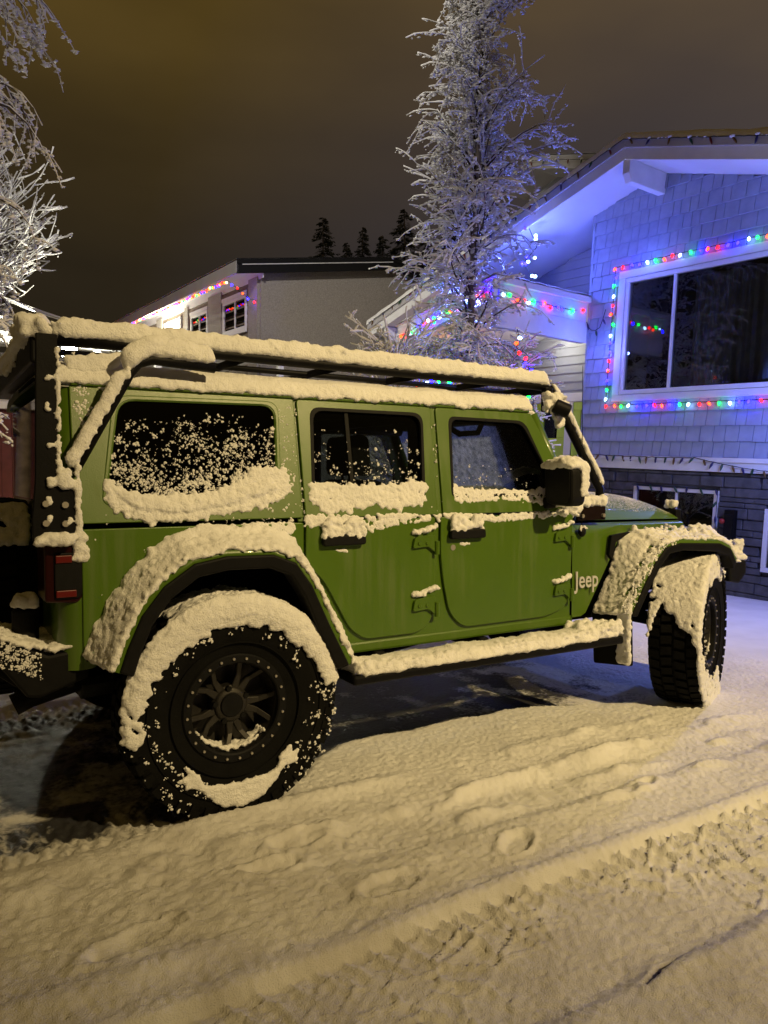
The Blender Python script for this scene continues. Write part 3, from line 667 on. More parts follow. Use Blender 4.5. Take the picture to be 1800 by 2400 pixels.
d1 = lambda u, v: max(0, min(1, ((v - 970) / 110 + .25 * (u - 250) / 400 - .05))) * (.25 + .75 * clump(u, v, .02))
flakes('snow_flakes', speck(glz, 1150, .003, .0105, d1) + speck(crop1([(660, 1000), (1520, 900), (1525, 1010), (1000, 1100)]), 90, .008, .013, d1), htop)
pil = [(648, 960), (690, 950), (697, 1180), (655, 1190)]
flakes('snow_flakes', speck(pil, 190, .003, .010, lambda u, v: .35 + .65 * clump(u, v, .03)), htop)
flakes('snow_flakes', speck([(640, 1120), (697, 1110), (697, 1222), (600, 1226)], 60, .004, .013) + speck([(225, 1165), (300, 1205), (600, 1215), (640, 1150), (660, 1200), (600, 1226), (240, 1226)], 50, .003, .009), htop)
# rear corner of the hardtop, above and behind the window
cor = [(168, 830), (265, 815), (300, 850), (245, 960), (190, 1050), (180, 1000), (172, 930)]
b = bank([(150, 838), (295, 828), (270, 862), (210, 872), (165, 868)], 312, 0.0079, 0.0158)
snow_blobs('snow_bank', b, htop, .008, .003)
flakes('snow_flakes', speck(cor, 260, .005, .014, lambda u, v: clump(u, v, .045) ** 2), htop)
# door windows
q2 = crop3([(262, 585), (330, 595), (400, 600), (520, 606), (620, 600), (720, 588), (790, 580), (815, 600), (812, 680), (760, 690), (690, 705), (600, 690), (480, 705), (400, 715), (340, 730), (300, 690), (268, 650)])
snow_blobs('snow_bank', fringe(q2, 200, .006, .013, 4) + bank(q2, 1118, 0.0059, 0.0137, .5), rdoor, .0055, .003)
d2 = lambda u, v: max(.03, min(1, (v - 990) / 150)) * (.2 + .8 * clump(u, v, .03))
flakes('snow_flakes', speck(crop3([(270, 300), (790, 310), (800, 600), (270, 600)]), 150, .003, .0125, d2), rdoor)
flakes('snow_flakes', speck(crop3([(215, 260), (262, 260), (258, 740), (215, 740)]), 90, .003, .008), rdoor)
flakes('snow_flakes', speck(crop3([(810, 300), (880, 300), (880, 760), (820, 740), (820, 560)]), 70, .003, .008, lambda u, v: clump(u, v, .03)), rdoor)
q3 = crop3([(945, 595), (1000, 612), (1150, 622), (1300, 622), (1420, 612), (1465, 612), (1470, 640), (1420, 660), (1380, 665), (1395, 690), (1300, 668), (1150, 672), (1000, 680), (960, 670)])
snow_blobs('snow_bank', fringe(q3, 120, .005, .010, 2.5) + bank(q3, 858, 0.0053, 0.0108, .5), fdoor, .0055, .0028)
flakes('snow_flakes', speck(crop3([(950, 480), (1390, 540), (1400, 610), (950, 600)]), 40, .003, .007) + speck(crop3([(910, 300), (940, 300), (945, 760), (905, 760)]), 40, .003, .007), fdoor)
# belt ledge: broken line of snow, thicker on the handles
for par, top, bot in ((rdoor, [(215, 745), (300, 738), (500, 745), (600, 735), (700, 735), (800, 733), (895, 730)], [(895, 775), (800, 775), (700, 785), (620, 800), (560, 830), (500, 790), (300, 800), (215, 800)]),
                      (fdoor, [(905, 728), (1000, 735), (1120, 738), (1250, 735), (1420, 720)], [(1420, 752), (1250, 765), (1150, 775), (1100, 765), (940, 760), (905, 750)])):
    q = crop3(top + bot); b = bank(q, 460, .0065, .0125, .5)
    b = [k for k in b if noise.noise(Vector((k[0] * 16, 0, 5.1))) + rng.uniform(-.25, .35) > -.22]
    snow_blobs('snow_ledge', b, par, .0055, .0022)
for (x0, x1, z), par in ((h1, rdoor), (h2, fdoor)):
    b = []
    for _ in range(150):
        t = rng.random(); x = x0 + .008 + (x1 - x0 - .016) * t; hh = .085 - .035 * math.exp(-((t - .5) / .13) ** 2) - .02 * (abs(t - .5) * 2) ** 4
        zz = z + .035 + hh * rng.random(); b.append((x, -.815 - rng.random() * .022, zz, rng.uniform(.010, .016)))
    for _ in range(14): b.append(((x0 + x1) / 2 + rng.uniform(-.03, .03), -.806, z - .024 + rng.uniform(-.008, .006), .010))
    snow_blobs('snow_cap', b, par, .006, .002)
for x0, x1, z, h in HG:
    b = [(x0 + (x1 - x0) * t + rng.uniform(-.004, .004), -.815 + rng.uniform(-.012, .008), z + .012 + .03 * t * t + rng.uniform(-.004, .012), rng.uniform(.008, .014)) for t in [rng.random() for _ in range(46)]]
    snow_blobs('snow_cap', b, h, .0055, .002)
flakes('snow_flakes', speck([(900, 1262), (960, 1262), (950, 1310), (915, 1310)], 14, .003, .007) + speck([(700, 1240), (1020, 1240), (1020, 1400), (760, 1400)], 12, .002, .004), rdoor)
# below the seam and on the tub
q = [(570, 1225), (697, 1220), (697, 1250), (650, 1255), (600, 1252), (555, 1240)]
snow_blobs('snow_ledge', bank(q, 234, 0.0046, 0.0086, .5), body, .006, .002)
flakes('snow_flakes', speck([(215, 1240), (560, 1245), (300, 1330), (215, 1420)], 24, .003, .008), body)
# roof: thick layer ending in a furry edge above the gutter
mb = MB()
def rs(u, w):
    x = -.65 + u * 2.40; t = w * 2 - 1; y = .715 * t; p = roof(min(1, max(0, u)), w)
    n_ = .012 * fnoise((x, y, 0), 7) + .006 * fnoise((x, y, 2), 25)
    e = (1 - abs(t) ** 10) * min(1, (1.01 - u) * 25) * min(1, (u + .01) * 25)
    return (x, p[1] * 1.0, p[2] - .004 + (.046 + n_) * max(0, e) ** .5)
top = [[rs(i / 110, j / 70) for j in range(71)] for i in range(111)]
mb.loft(top, closed=False, caps=False)
b = []
for _ in range(5600):
    x = rng.uniform(-.62, 1.715); k = rng.random() ** .8; z = 1.702 + .074 * k + .010 * fnoise((x, 1, 0), 9)
    b.append((x, -.715 + .055 * k * k - rng.uniform(-.004, .006), z, rng.uniform(.007, .013)))
# join edge lumps with a solid core so the remesh stays closed
mc = MB(); mc.loft([[(x, y, z + .008 * fnoise((x, y, z), 6)) for y, z in ((-.715, 1.712), (-.700, 1.765), (-.63, 1.795), (-.3, 1.805), (-.3, 1.74))] for x in np.linspace(-.62, 1.71, 90)])
snow_blobs('roof_snow', b, car, .0075, .003, extra=mc)
mb = MB(); mb.loft(top, closed=False, caps=False); mb.build('roof_snow', M['snow'], car, True)
# rack: a loaf of snow along each visible tube
def loaf(path, w, h, lift, seg=10, n=8, step=.012, rough=.008):
    mb = MB(); P = [Vector(p) for p in path]; D = [0]
    for a, c in zip(P, P[1:]): D.append(D[-1] + (c - a).length)
    m = max(3, int(D[-1] / step)); rings = []
    for i in range(m + 1):
        d = D[-1] * i / m; k = max(j for j in range(len(D)) if D[j] <= d + 1e-9); k = min(k, len(P) - 2)
        t = (d - D[k]) / max(1e-6, D[k + 1] - D[k]); c = P[k].lerp(P[k + 1], t); T = (P[k + 1] - P[k]).normalized()
        S = T.cross(Vector((0, 0, 1))); S = S.normalized() if S.length > .05 else Vector((0, 1, 0)); U = S.cross(T).normalized()
        f = min(1, min(d, D[-1] - d) / (h * .7)) ** .5 if D[-1] > 2 * h else 1
        ww = w * (1 + .22 * fnoise(c, 14)) * max(.2, f); hh = h * (1 + .20 * fnoise(c + Vector((3, 0, 0)), 12)) * max(.2, f)
        ring = []
        for q in range(seg):
            a = 2 * math.pi * q / seg; y = math.cos(a); z = math.sin(a)
            z = z if z > 0 else z * .35
            ring.append(c + S * (y * ww) + U * (lift + z * hh) + Vector((0, 0, rough * fnoise(c + Vector((q, 0, 0)), 40))))
        rings.append(ring)
    mb.loft(rings); return mb
def loaf_snow(name, path, w, h, lift, parent, vox=.008, fr=1.0, amp=.003):
    mb = loaf(path, w, h, lift); P = [Vector(p) for p in path]; b = []
    for a, c in zip(P, P[1:]):
        for _ in range(int((c - a).length / .006 * fr)):
            p = a.lerp(c, rng.random()); b.append((p.x + rng.uniform(-.006, .006), p.y - rng.uniform(-.3, .85) * w, p.z + lift * .4 + rng.uniform(-.15, .8) * h, rng.uniform(.006, .011)))
    return snow_blobs(name, b, parent, vox, amp, extra=mb)
loaf_snow('snow_cap', [(-.62, -.70, 1.872), (-.3, -.69, RZ(-.3) + .012), (.6, -.69, RZ(.6) + .012), (1.80, -.69, RZ(1.8) + .006), (1.855, -.69, 1.845)], .034, .062, .012, ro_, .007, 1.2)
loaf_snow('snow_cap', [(1.85, -.705, 1.845), (1.96, -.725, 1.68), (2.16, -.75, 1.355), (2.19, -.755, 1.30)], .024, .026, .012, ro_, .0065, 1)
loaf_snow('snow_cap', [(-.565, -.795, 1.375), (-.46, -.787, 1.56), (-.36, -.78, 1.745)], .026, .036, .016, ro_, .0065, 1.6)
loaf_snow('snow_cap', [(-.36, -.78, 1.745), (-.325, -.775, 1.795), (-.27, -.77, 1.822), (-.02, -.765, 1.806)], .036, .060, .014, ro_, .0075, 1.4)
mb = loaf([(-.645, -.66, 1.885), (-.645, .92, 1.885)], .075, .062, .0)
b = [(-.645 + rng.uniform(-.06, .06), rng.uniform(-.66, .9), 1.885 + rng.uniform(-.02, .04), rng.uniform(.012, .024)) for _ in range(240)]
b += [(-.66 + rng.uniform(-.05, .03), rng.uniform(-.70, -.45), 1.90 + rng.uniform(-.03, .045), rng.uniform(.02, .04)) for _ in range(50)]
b += [(-.695, y, 1.87 - .05 * rng.random(), rng.uniform(.012, .02)) for y in [rng.uniform(-.2, .2) for _ in range(30)]]
snow_blobs('snow_cap', b, cb, .010, .004, extra=mb)
b = [(rng.uniform(1.78, 1.94), -.72 - .05 * rng.random(), rng.uniform(1.70, 1.80), rng.uniform(.012, .024)) for _ in range(60)] + [(1.86 + .05 * rng.random(), -.74, 1.68 - .06 * rng.random(), .02) for _ in range(12)]
snow_blobs('snow_cap', b, ro_, .007, .003)
# rack leg plate: rime along its edges, lumps on bolts and on the lamp's top
b = [(-.618 + rng.uniform(-.008, .004), -.818, z, rng.uniform(.006, .011)) for z in [rng.uniform(1.34, 1.82) for _ in range(110)]]
b += [(-.557 + rng.uniform(-.006, .006), -.82, rng.uniform(1.13, 1.40), rng.uniform(.008, .015)) for _ in range(70)]
b += [(-.60 + rng.uniform(-.02, .02), -.825, 1.335 + rng.uniform(-.02, .04), rng.uniform(.012, .018)) for _ in range(24)] + [(-.648 + rng.uniform(-.008, .008), -.825, 1.33 + rng.uniform(-.012, .012), .013) for _ in range(10)]
for x, z in ((-.655, 1.265), (-.655, 1.195), (-.59, 1.19), (-.65, 1.47), (-.655, 1.60), (-.65, 1.70)): b += [(x + rng.uniform(-.006, .006), -.822, z + rng.uniform(-.012, .012), .011) for _ in range(5)]
b += [(rng.uniform(-.70, -.58), -.83 + rng.uniform(-.02, .02), 1.112 + rng.uniform(0, .03), rng.uniform(.012, .02)) for _ in range(90)]
b += [(-.54 + rng.uniform(-.03, .012) * (1 + (1.1 - z) * 4), -.805, z, rng.uniform(.010, .018)) for z in [rng.uniform(1.045, 1.14) for _ in range(60)]]
snow_blobs('snow_cap', b, plate, .0065, .0025)
# flares
def flare_snow(inner, outer, yi, yo, n, r0, r1, par, name, base, thin=lambda t, s: 1):
    b = []; m = len(inner)
    for _ in range(n):
        t = rng.random() * (m - 1); k = min(int(t), m - 2); f = t - k; s = rng.random()
        xi = inner[k][0] * (1 - f) + inner[k + 1][0] * f; zi = inner[k][1] * (1 - f) + inner[k + 1][1] * f
        xo = outer[k][0] * (1 - f) + outer[k + 1][0] * f; zo = outer[k][1] * (1 - f) + outer[k + 1][1] * f
        w = thin(t / (m - 1), s)
        if rng.random() > w: continue
        x, z = xi + (xo - xi) * s, zi + (zo - zi) * s; y = yi + (yo - yi) * s
        d = Vector((x - base[0], z - base[1])).normalized(); l = rng.uniform(-.2, 1) * .022 * (1.15 - .5 * s)
        r = rng.uniform(r0, r1) * (1 - .25 * s)
        b.append((x + d.x * l + rng.uniform(-.004, .004), y, z + d.y * l, r))
    return b
inn = []; 
for x, z in RF:
    d = Vector((x - .02, z - .44)).normalized(); inn.append((x + d.x * .055, z + d.y * .055))
b = flare_snow(inn, RF, -.80, -.966, 5200, .010, .017, rflare, 's', (.02, .44), lambda t, s: 1 if s < .8 or t < .2 else .8)
b += [(x, -.972, z - .012 * rng.random(), r) for x, y, z, r in flare_snow(inn, RF, -.955, -.970, 420, .008, .014, rflare, 's', (.02, .44), lambda t, s: 1 if s > .8 else 0)]
b += [k for k in flare_snow([(x, z + .018) for x, z in inn], inn, -.80, -.84, 520, .014, .022, rflare, 's', (.02, .44)) if -.3 < k[0] < .33]
snow_blobs('snow_cap', b, rflare, .0072, .003, smooth=4)
inn = FFi; out = FFo
b = flare_snow(inn, out, -.75, -.965, 5200, .009, .016, fflare, 's', (2.9, .44), lambda t, s: (1 if t > .52 else (1 if s < .66 else .22)))
b += [k for k in flare_snow([(x, z + .03) for x, z in inn], out, -.76, -.965, 900, .013, .021, fflare, 's', (2.9, .44)) if k[0] > 2.44]
b += [(3.16 + rng.uniform(-.03, .03), -.9 + rng.uniform(-.06, .06), .90 + rng.uniform(-.05, .08), rng.uniform(.010, .016)) for _ in range(110)]
snow_blobs('snow_cap', b, fflare, .0072, .003, smooth=4)
P = [(FFo[k][0] - rng.uniform(-.02, .02), -.970, FFo[k][1] + .02, 0) for k in range(5)]
fl = []
for _ in range(150):
    t = rng.random() * 4.6; k = int(t); f = t - k; x = FFo[k][0] * (1 - f) + FFo[k + 1][0] * f; z = FFo[k][1] * (1 - f) + FFo[k + 1][1] * f
    s = rng.uniform(-.4, 1.1) * .05; fl.append((x - s * .8, -.968 + max(0, s) * .25, z + s * .6, rng.uniform(.004, .011)))
flakes('snow_flakes', fl, fflare)
# side step
mb = loaf([(.52, -.90, .512), (1.6, -.90, .512), (1.95, -.895, .515), (2.13, -.885, .515)], .095, .052, .002, seg=14)
b = []
for _ in range(4200):
    x = rng.uniform(.515, 2.14); k = rng.random(); hh = .050 + .012 * fnoise((x, 7, 0), 6) + (.035 * max(0, (x - 1.75) / .35) + (.03 * max(0, (.62 - x) / .1)))
    y = -.985 + .17 * k; b.append((x, y, .512 + hh * rng.random() * (.55 + .45 * math.sin(math.pi * min(1, k * 1.4 + .2))), rng.uniform(.007, .012)))
b += [(rng.uniform(1.86, 2.13), rng.uniform(-.93, -.80), .53 + rng.random() * .05, .026) for _ in range(60)]
snow_blobs('snow_cap', b, step, .0075, .003, extra=mb)
# mud flap
b = []
for _ in range(520):
    k = rng.random(); z = .345 + k * .33; b.append((2.212 - .012 * rng.random(), -.963 + (.075 + .022 * fnoise((z, 0, 0), 9)) * rng.random() * (1.0 if z < .63 else .7), z, rng.uniform(.010, .016)))
snow_blobs('snow_cap', b, flap, .0075, .003)
# mirror
b = []
for _ in range(420):
    y = rng.uniform(-1.03, -.825); x = rng.uniform(1.69, 1.81); t = (y + .93) / .115; h = .055 * (1 - abs(t) ** 3) * (1 - .4 * abs((x - 1.75) / .06) ** 3); b.append((x, y, 1.402 + h * rng.random(), rng.uniform(.011, .018)))
for _ in range(110):
    z = rng.uniform(1.26, 1.42); b.append((rng.uniform(1.76, 1.81), -1.03 - .004 * rng.random(), z, rng.uniform(.008, .013)))
snow_blobs('snow_cap', b, mir, .0075, .003)
b = [(1.80 + rng.uniform(-.05, .09), -.84 + rng.uniform(-.05, .04), 1.25 - .10 * rng.random(), rng.uniform(.012, .022)) for _ in range(40)]
b += [(x, -.78 + rng.uniform(-.02, .03), 1.20 + .05 * rng.random() * (1.25 if x < 2.05 else 1), rng.uniform(.012, .022)) for x in [rng.uniform(1.96, 2.20) for _ in range(150)]]
b += [(1.97 + rng.uniform(-.03, .03), -.78 + rng.uniform(-.03, .01), 1.14 + .18 * rng.random(), rng.uniform(.012, .02)) for _ in range(60)]
snow_blobs('snow_cap', b, cw, .0075, .003)
flakes('snow_flakes', [(1.995 + rng.uniform(-.015, .015), -.822, 1.078 + rng.uniform(-.006, .012), .012) for _ in range(8)], an)
b = [(3.055 + rng.uniform(-.02, .02), -.55 + rng.uniform(-.03, .03), 1.165 + .04 * rng.random(), rng.uniform(.014, .02)) for _ in range(30)]
snow_blobs('snow_cap', b, car, .008, .003)
# A post and windscreen edge
b = [(1.99 - .26 * t + rng.uniform(-.01, .02), -.765 + .07 * t - .004 + rng.uniform(-.01, .008), 1.18 + .51 * t, rng.uniform(.007, .012)) for t in [rng.random() for _ in range(130)]]
snow_blobs('snow_ledge', b, car, .0065, .002)
# bumpers
b = []
for _ in range(1100):
    y = rng.uniform(-.79, -.05); t = rng.random(); x = -.53 - .30 * t; z = .715 + (.0 if t < .45 else (t - .45) * .11); b.append((x + rng.uniform(-.01, .01), y, z + rng.random() * .014, rng.uniform(.009, .015)))
snow_blobs('snow_cap', b, rb, .008, .003)
b = [(rng.uniform(-.82, -.70), -.785, .0, 0)] * 0 + [(x, -.787, rng.uniform(.62 + (-.70 - x) * .5, .70 + (-.66 - x) * .4), rng.uniform(.004, .009)) for x in [rng.uniform(-.82, -.69) for _ in range(130)]]
flakes('snow_flakes', b, rb)
b = [(3.29 + t * (.18 + (y + .80) * .40), y, .835 + .034 * rng.random() * (1 - .6 * abs(2 * t - 1) ** 3), rng.uniform(.012, .018)) for t, y in [(rng.random(), rng.uniform(-.80, -.55)) for _ in range(700)]]
snow_blobs('snow_cap', b, fb, .009, .004)
b = [(JB.x + rng.uniform(-.036, .036), JB.y + rng.uniform(-.036, .036), JB.z + .135 + rng.random() * .035, rng.uniform(.014, .022)) for _ in range(70)]
snow_blobs('snow_cap', b, jk, .007, .003)
# tyres -----------------------------------------------------------------------------
def tyre_snow(wheel, b, fl=(), vox=.0075, name='snow_cap'):
    mi_ = wheel.matrix_basis.inverted()      # points are given in the vehicle's axes relative to the hub, before steering
    o = snow_blobs(name, b, None, vox, .004); o.parent = wheel
    if fl:
        f = flakes('snow_flakes', fl, None); f.parent = wheel
def wpt(r, a, y, rot): # angle a measured in the unrolled wheel, undo the wheel's own roll
    a -= rot; return (r * math.cos(a), y, r * math.sin(a))
def W_(b, rot): return [(*wpt(r, a, y, rot), s) for r, a, y, s in b]
rot = -R_(12)
b = []
for _ in range(4600):
    a = R_(rng.uniform(8, 192)); k = rng.random()
    lim = 1 if R_(28) < a < R_(140) else (.30 if a > R_(168) else .6)
    if rng.random() > lim: continue
    edge = .335 + .03 * fnoise((math.cos(a) * 2, math.sin(a) * 2, 1), 4) + .035 * max(0, (a - R_(120)) / R_(60)) + .045 * max(0, (R_(45) - a) / R_(40))
    if k < .62:
        r = edge + (.447 - edge) * rng.random() ** .7; y = -.150 - .012 * (1 - abs((r - .39) / .07))
        if r > .43: y = -.14
    else:
        if a > R_(125): continue
        r = .440 + .014 * rng.random() * math.sin(a); y = rng.uniform(-.15, .13)
    if R_(150) < a and rng.random() < .35 + .4 * noise.noise(Vector((r * 30, a * 9, y * 9))): continue
    b.append((r, a, y, rng.uniform(.008, .016)))
for _ in range(760):   # what has slid down to the lower wall
    a = R_(rng.gauss(272, 24)); 
    if not R_(222) < a < R_(322): continue
    s = (a - R_(272)) / R_(30); r = .312 + .052 * (1 - s * s) * rng.uniform(-.5, 1.25) + .01 * rng.random(); b.append((min(.405, max(.285, r)), a, -.150, rng.uniform(.007, .014)))
fl = []
for _ in range(210):
    a = R_(rng.choice((rng.uniform(178, 250), rng.uniform(300, 370), rng.uniform(0, 180)))); r = rng.uniform(.30, .43) if not (R_(20) < a < R_(160)) else rng.uniform(.29, .35)
    fl.append((r, a, -.152, rng.uniform(.003, .011)))
tyre_snow(w0, W_(b, rot), W_(fl, rot))
b = []
for _ in range(170):
    a = R_(rng.uniform(215, 318)); b.append((.170 - .012 * math.cos((a - R_(266)) * 1.6) * rng.random(), a, rng.uniform(-.10, -.02), rng.uniform(.007, .012)))
tyre_snow(w0, W_(b, rot), (), .006)
rot = -R_(30)
b = []
for _ in range(5200):
    a = R_(rng.uniform(40, 182)); y = rng.uniform(-.15, .15)
    if a > R_(158 + 26 * noise.noise(Vector((y * 14, .3, a * 2)))) + .16: continue
    if a > R_(135) and noise.noise(Vector((y * 22, a * 9, 4.4))) > .42: continue
    th = .014 * max(.2, math.sin(a)); b.append((.443 + th * rng.random(), a, y, rng.uniform(.009, .016)))
for _ in range(900):
    a = R_(rng.uniform(60, 300)); 
    e = .33 if a < R_(120) else (.39 if a < R_(190) else .40)
    if a > R_(190) and rng.random() < .55: continue
    r = rng.uniform(e, .445); b.append((r, a, -.152, rng.uniform(.009, .018)))
for _ in range(500):
    a = R_(rng.uniform(196, 300)); r = .20 + .2 * rng.random() ** .5 if a > R_(225) else rng.uniform(.30, .43)
    if r > .26: b.append((r, a, -.150, rng.uniform(.008, .014)))
tyre_snow(w_fr, W_(b, rot))
b = []
for _ in range(130):
    a = R_(rng.uniform(205, 330)); b.append((.166, a, rng.uniform(-.10, -.01), rng.uniform(.008, .013)))
tyre_snow(w_fr, W_(b, rot), (), .006)
# spare wheel: a patch on its shoulder
b = []
for _ in range(260):
    t = R_(rng.uniform(34, 66)); b.append((rng.uniform(-.92, -.66), .05 - .452 * math.cos(t), .82 + .452 * math.sin(t), rng.uniform(.013, .022)))
o = snow_blobs('snow_cap', b, None, .010, .003); o.parent = w_sp; o.matrix_parent_inverse = w_sp.matrix_basis.inverted()
# ================================================================== ground: one snow-covered sheet
NR = np.random.RandomState(11)
LAT = [NR.rand(256, 256).astype(np.float32) for _ in range(6)]
def vn(x, y, s, k=0):
    # value noise in -1..1
    x = x * s + 37.7 * k; y = y * s + 11.3 * k; xi = np.floor(x).astype(int); yi = np.floor(y).astype(int); fx = x - xi; fy = y - yi
    fx = fx * fx * (3 - 2 * fx); fy = fy * fy * (3 - 2 * fy); A = LAT[k % 6]; g = lambda a, b: A[a & 255, b & 255]
    return (g(xi, yi) * (1 - fx) * (1 - fy) + g(xi + 1, yi) * fx * (1 - fy) + g(xi, yi + 1) * (1 - fx) * fy + g(xi + 1, yi + 1) * fx * fy) * 2 - 1
def fb(x, y, s, o=4, k=0):
    t = 0; a = 1
    for i in range(o): t = t + a * vn(x, y, s * 2 ** i, k + i); a *= .5
    return t / 1.7
def sm(a, b, x):
    t = np.clip((x - a) / (b - a), 0, 1); return t * t * (3 - 2 * t)
def worley(x, y, s, k=0):
    x = x * s; y = y * s; xi = np.floor(x).astype(int); yi = np.floor(y).astype(int)
    d1 = np.full(x.shape, 9.); d2 = np.full(x.shape, 9.)
    for i in (-1, 0, 1):
        for j in (-1, 0, 1):
            a = xi + i; b = yi + j; px = a + LAT[k][a & 255, b & 255]; py = b + LAT[k + 1][a & 255, b & 255]
            d = np.hypot(px - x, py - y); n = d < d1; d2 = np.where(n, d1, np.minimum(d2, d)); d1 = np.where(n, d, d1)
    return d1, d2
core_x = np.arange(-1.8, 4.4, .0095); core_y = np.arange(-3.1, 1.4, .0085)
def outer(a, d, n, far): return a + d * (np.geomspace(1, 1 + far, n) - 1)
gx = np.concatenate([outer(core_x[0], -1, 34, 60)[1:][::-1], core_x, outer(core_x[-1], 1, 46, 120)[1:]])
gy = np.concatenate([outer(core_y[0], -1, 24, 40)[1:][::-1], core_y, outer(core_y[-1], 1, 46, 140)[1:]])
X, Y = np.meshgrid(gx, gy, indexing='ij')
wob = fb(X, Y, 1.3, 3, 0); wob2 = fb(X, Y, 6, 3, 2)
core = sm(-1.8, -1.5, X) * (1 - sm(4.0, 4.4, X)) * sm(-3.1, -2.9, Y) * (1 - sm(1.0, 1.4, Y))
# settled snow, 4 cm
H = .040 + .009 * wob + .0015 * wob2
# sheltered ground under the vehicle
ex = sm(-1.0, -.8, X + .06 * wob2) * (1 - sm(2.5, 2.95, X + .1 * wob)); yb = -.42 - .38 * (1 - sm(.2, .75, X)) - .30 * sm(1.7, 2.75, X); ey = sm(yb - .07, yb + .05, Y + .05 * wob2) * (1 - sm(.75, .95, Y))
bare = ex * ey
# twin tracks the wheels left behind, running back towards the street
tr = (1 - sm(-.05, .25, X)) * sm(-1.01, -.95, Y + .008 * wob2) * (1 - sm(-.64, -.56, Y))
tr2 = (1 - sm(-.05, .25, X)) * sm(.58, .66, Y) * (1 - sm(.97, 1.03, Y))
packed = np.maximum(tr, tr2)
H = H * (1 - .93 * bare); H = H * (1 - .78 * packed)
tread = np.sin(X * 2 * np.pi / .062 + 2.2 * np.sign(np.sin(Y * 2 * np.pi / .15)) + 1.2 * wob2)
H += packed * .0055 * np.clip(tread * 2.2, -1, 1) * (1 - sm(-.1, .1, X))
mid = (1 - sm(-.5, -.2, X)) * sm(-.6, -.5, Y) * (1 - sm(.55, .62, Y)); H += mid * (.010 * fb(X, Y, 9, 4, 1) - .012)
# thrown-up lumps behind the rear wheel
d1, d2 = worley(X, Y, 11, 0)
lump = np.exp(-((X + .62) / .16) ** 2 - ((Y - .95) / .5) ** 2) + .8 * np.exp(-((X + .35) / .25) ** 2 - ((Y + .1) / .35) ** 2)
H += lump * .035 * np.clip(.55 - d1, 0, 1)
# fresh track along the kerb side: crisp edge, tread ribs crossing it
edge = -1.945 + .012 * wob + .02 * np.sin(X * .8)
inn = 1 - sm(edge - .020, edge + .004, Y)
rut = inn * sm(-2.50, -2.40, Y + .03 * wob)
H = H * (1 - .93 * rut) + rut * .002
crisp = .35 + .65 * sm(-.3, .4, X)
d1, d2 = worley(X + .02 * wob2, Y * 1.15, 9.5, 2); rib = np.exp(-((d2 - d1) / .058) ** 2)
side_rib = np.clip(np.sin((X + .9 * (Y + 2) * .5) * 2 * np.pi / .085 + .8 * wob2), 0, 1) ** 3 * (sm(edge - .20, edge - .03, Y) * inn)
keep = np.clip(.85 + 1.1 * vn(X, Y, 3.1, 4), 0, 1)
H += rut * crisp * (.021 * rib * keep + .024 * side_rib * (.5 + .5 * keep))
H += (1 - rut) * .012 * np.exp(-((Y - edge - .03) / .03) ** 2) * crisp
H += .014 * np.exp(-((Y + 2.47 + .03 * wob) / .07) ** 2) * np.clip(vn(X, Y, 7, 1) + .3, 0, 1)
# older half-filled track and trampled lumps beside the vehicle
old = sm(-1.62, -1.52, Y + .05 * wob) * (1 - sm(-1.36, -1.24, Y + .05 * wob)) * sm(-.2, .5, X) * (1 - sm(2.6, 3.6, X))
H -= old * .017
ln_ = lambda y0, w, a: a * np.exp(-((Y - y0 - .05 * wob - .03 * wob2) / w) ** 2) * np.clip(.35 + vn(X, Y, 5, 3) + .7 * vn(X, Y, 14, 2), 0, 1.4)
H += ln_(-1.24, .05, .030) * sm(0, .5, X) * (1 - sm(2.4, 3.0, X)) + ln_(-1.42, .05, .026) * sm(.3, .7, X) * (1 - sm(2.3, 2.9, X)) + ln_(-1.60, .05, .020) * sm(.9, 1.3, X) * (1 - sm(2.8, 3.4, X))
H += ln_(-1.02, .05, .02) * sm(.6, 1.0, X) * (1 - sm(2.2, 2.6, X))
H += ln_(-1.22, .07, .020) * (1 - sm(0, .5, X)) + .016 * np.exp(-((Y + 1.08 + .03 * wob) / .06) ** 2) * (1 - sm(-.1, .3, X)) + .018 * np.exp(-((Y + 1.76 + .04 * wob) / .05) ** 2) * (1 - sm(-.5, -.1, X))
tramp = np.exp(-((X - .2) / .7) ** 2 - ((Y + 1.5) / .4) ** 2) + np.exp(-((X + .6) / .5) ** 2 - ((Y + 1.4) / .35) ** 2)
H += np.clip(tramp, 0, 1) * (.009 * fb(X, Y, 4, 3, 3) + .005 * np.abs(vn(X, Y, 15, 2)) + .003 * vn(X, Y, 33, 1)) * (1 + 0 * X)
for fx, fy, a, l, w in [(.22, -1.73, .15, .12, .055), (-.05, -1.42, -.1, .10, .045), (1.55, -1.60, .1, .09, .04), (-.55, -1.62, .3, .13, .05), (.1, -1.30, .1, .12, .05), (.75, -1.72, .5, .10, .05)]:
    u = (X - fx) * math.cos(a) + (Y - fy) * math.sin(a); v = -(X - fx) * math.sin(a) + (Y - fy) * math.cos(a); r = np.hypot(u / l, v / w)
    r = r + .35 * fb(X, Y, 16, 3, 1); H += (-.020 * (1 - sm(.6, 1.15, r)) + .010 * np.exp(-((r - 1.2) / .22) ** 2)) * (.7 + .5 * vn(X, Y, 9, 2))
# scuffed hole with a sliver of dark ground near the front of the picture
u = (X - .62) * .97 + (Y + 2.462) * .25; v = -(X - .62) * .25 + (Y + 2.462) * .97
hole = np.exp(-((u / .085) ** 2 + (v / (.012 + .010 * vn(X, Y, 30, 1))) ** 2) ** 2); H -= hole * .028
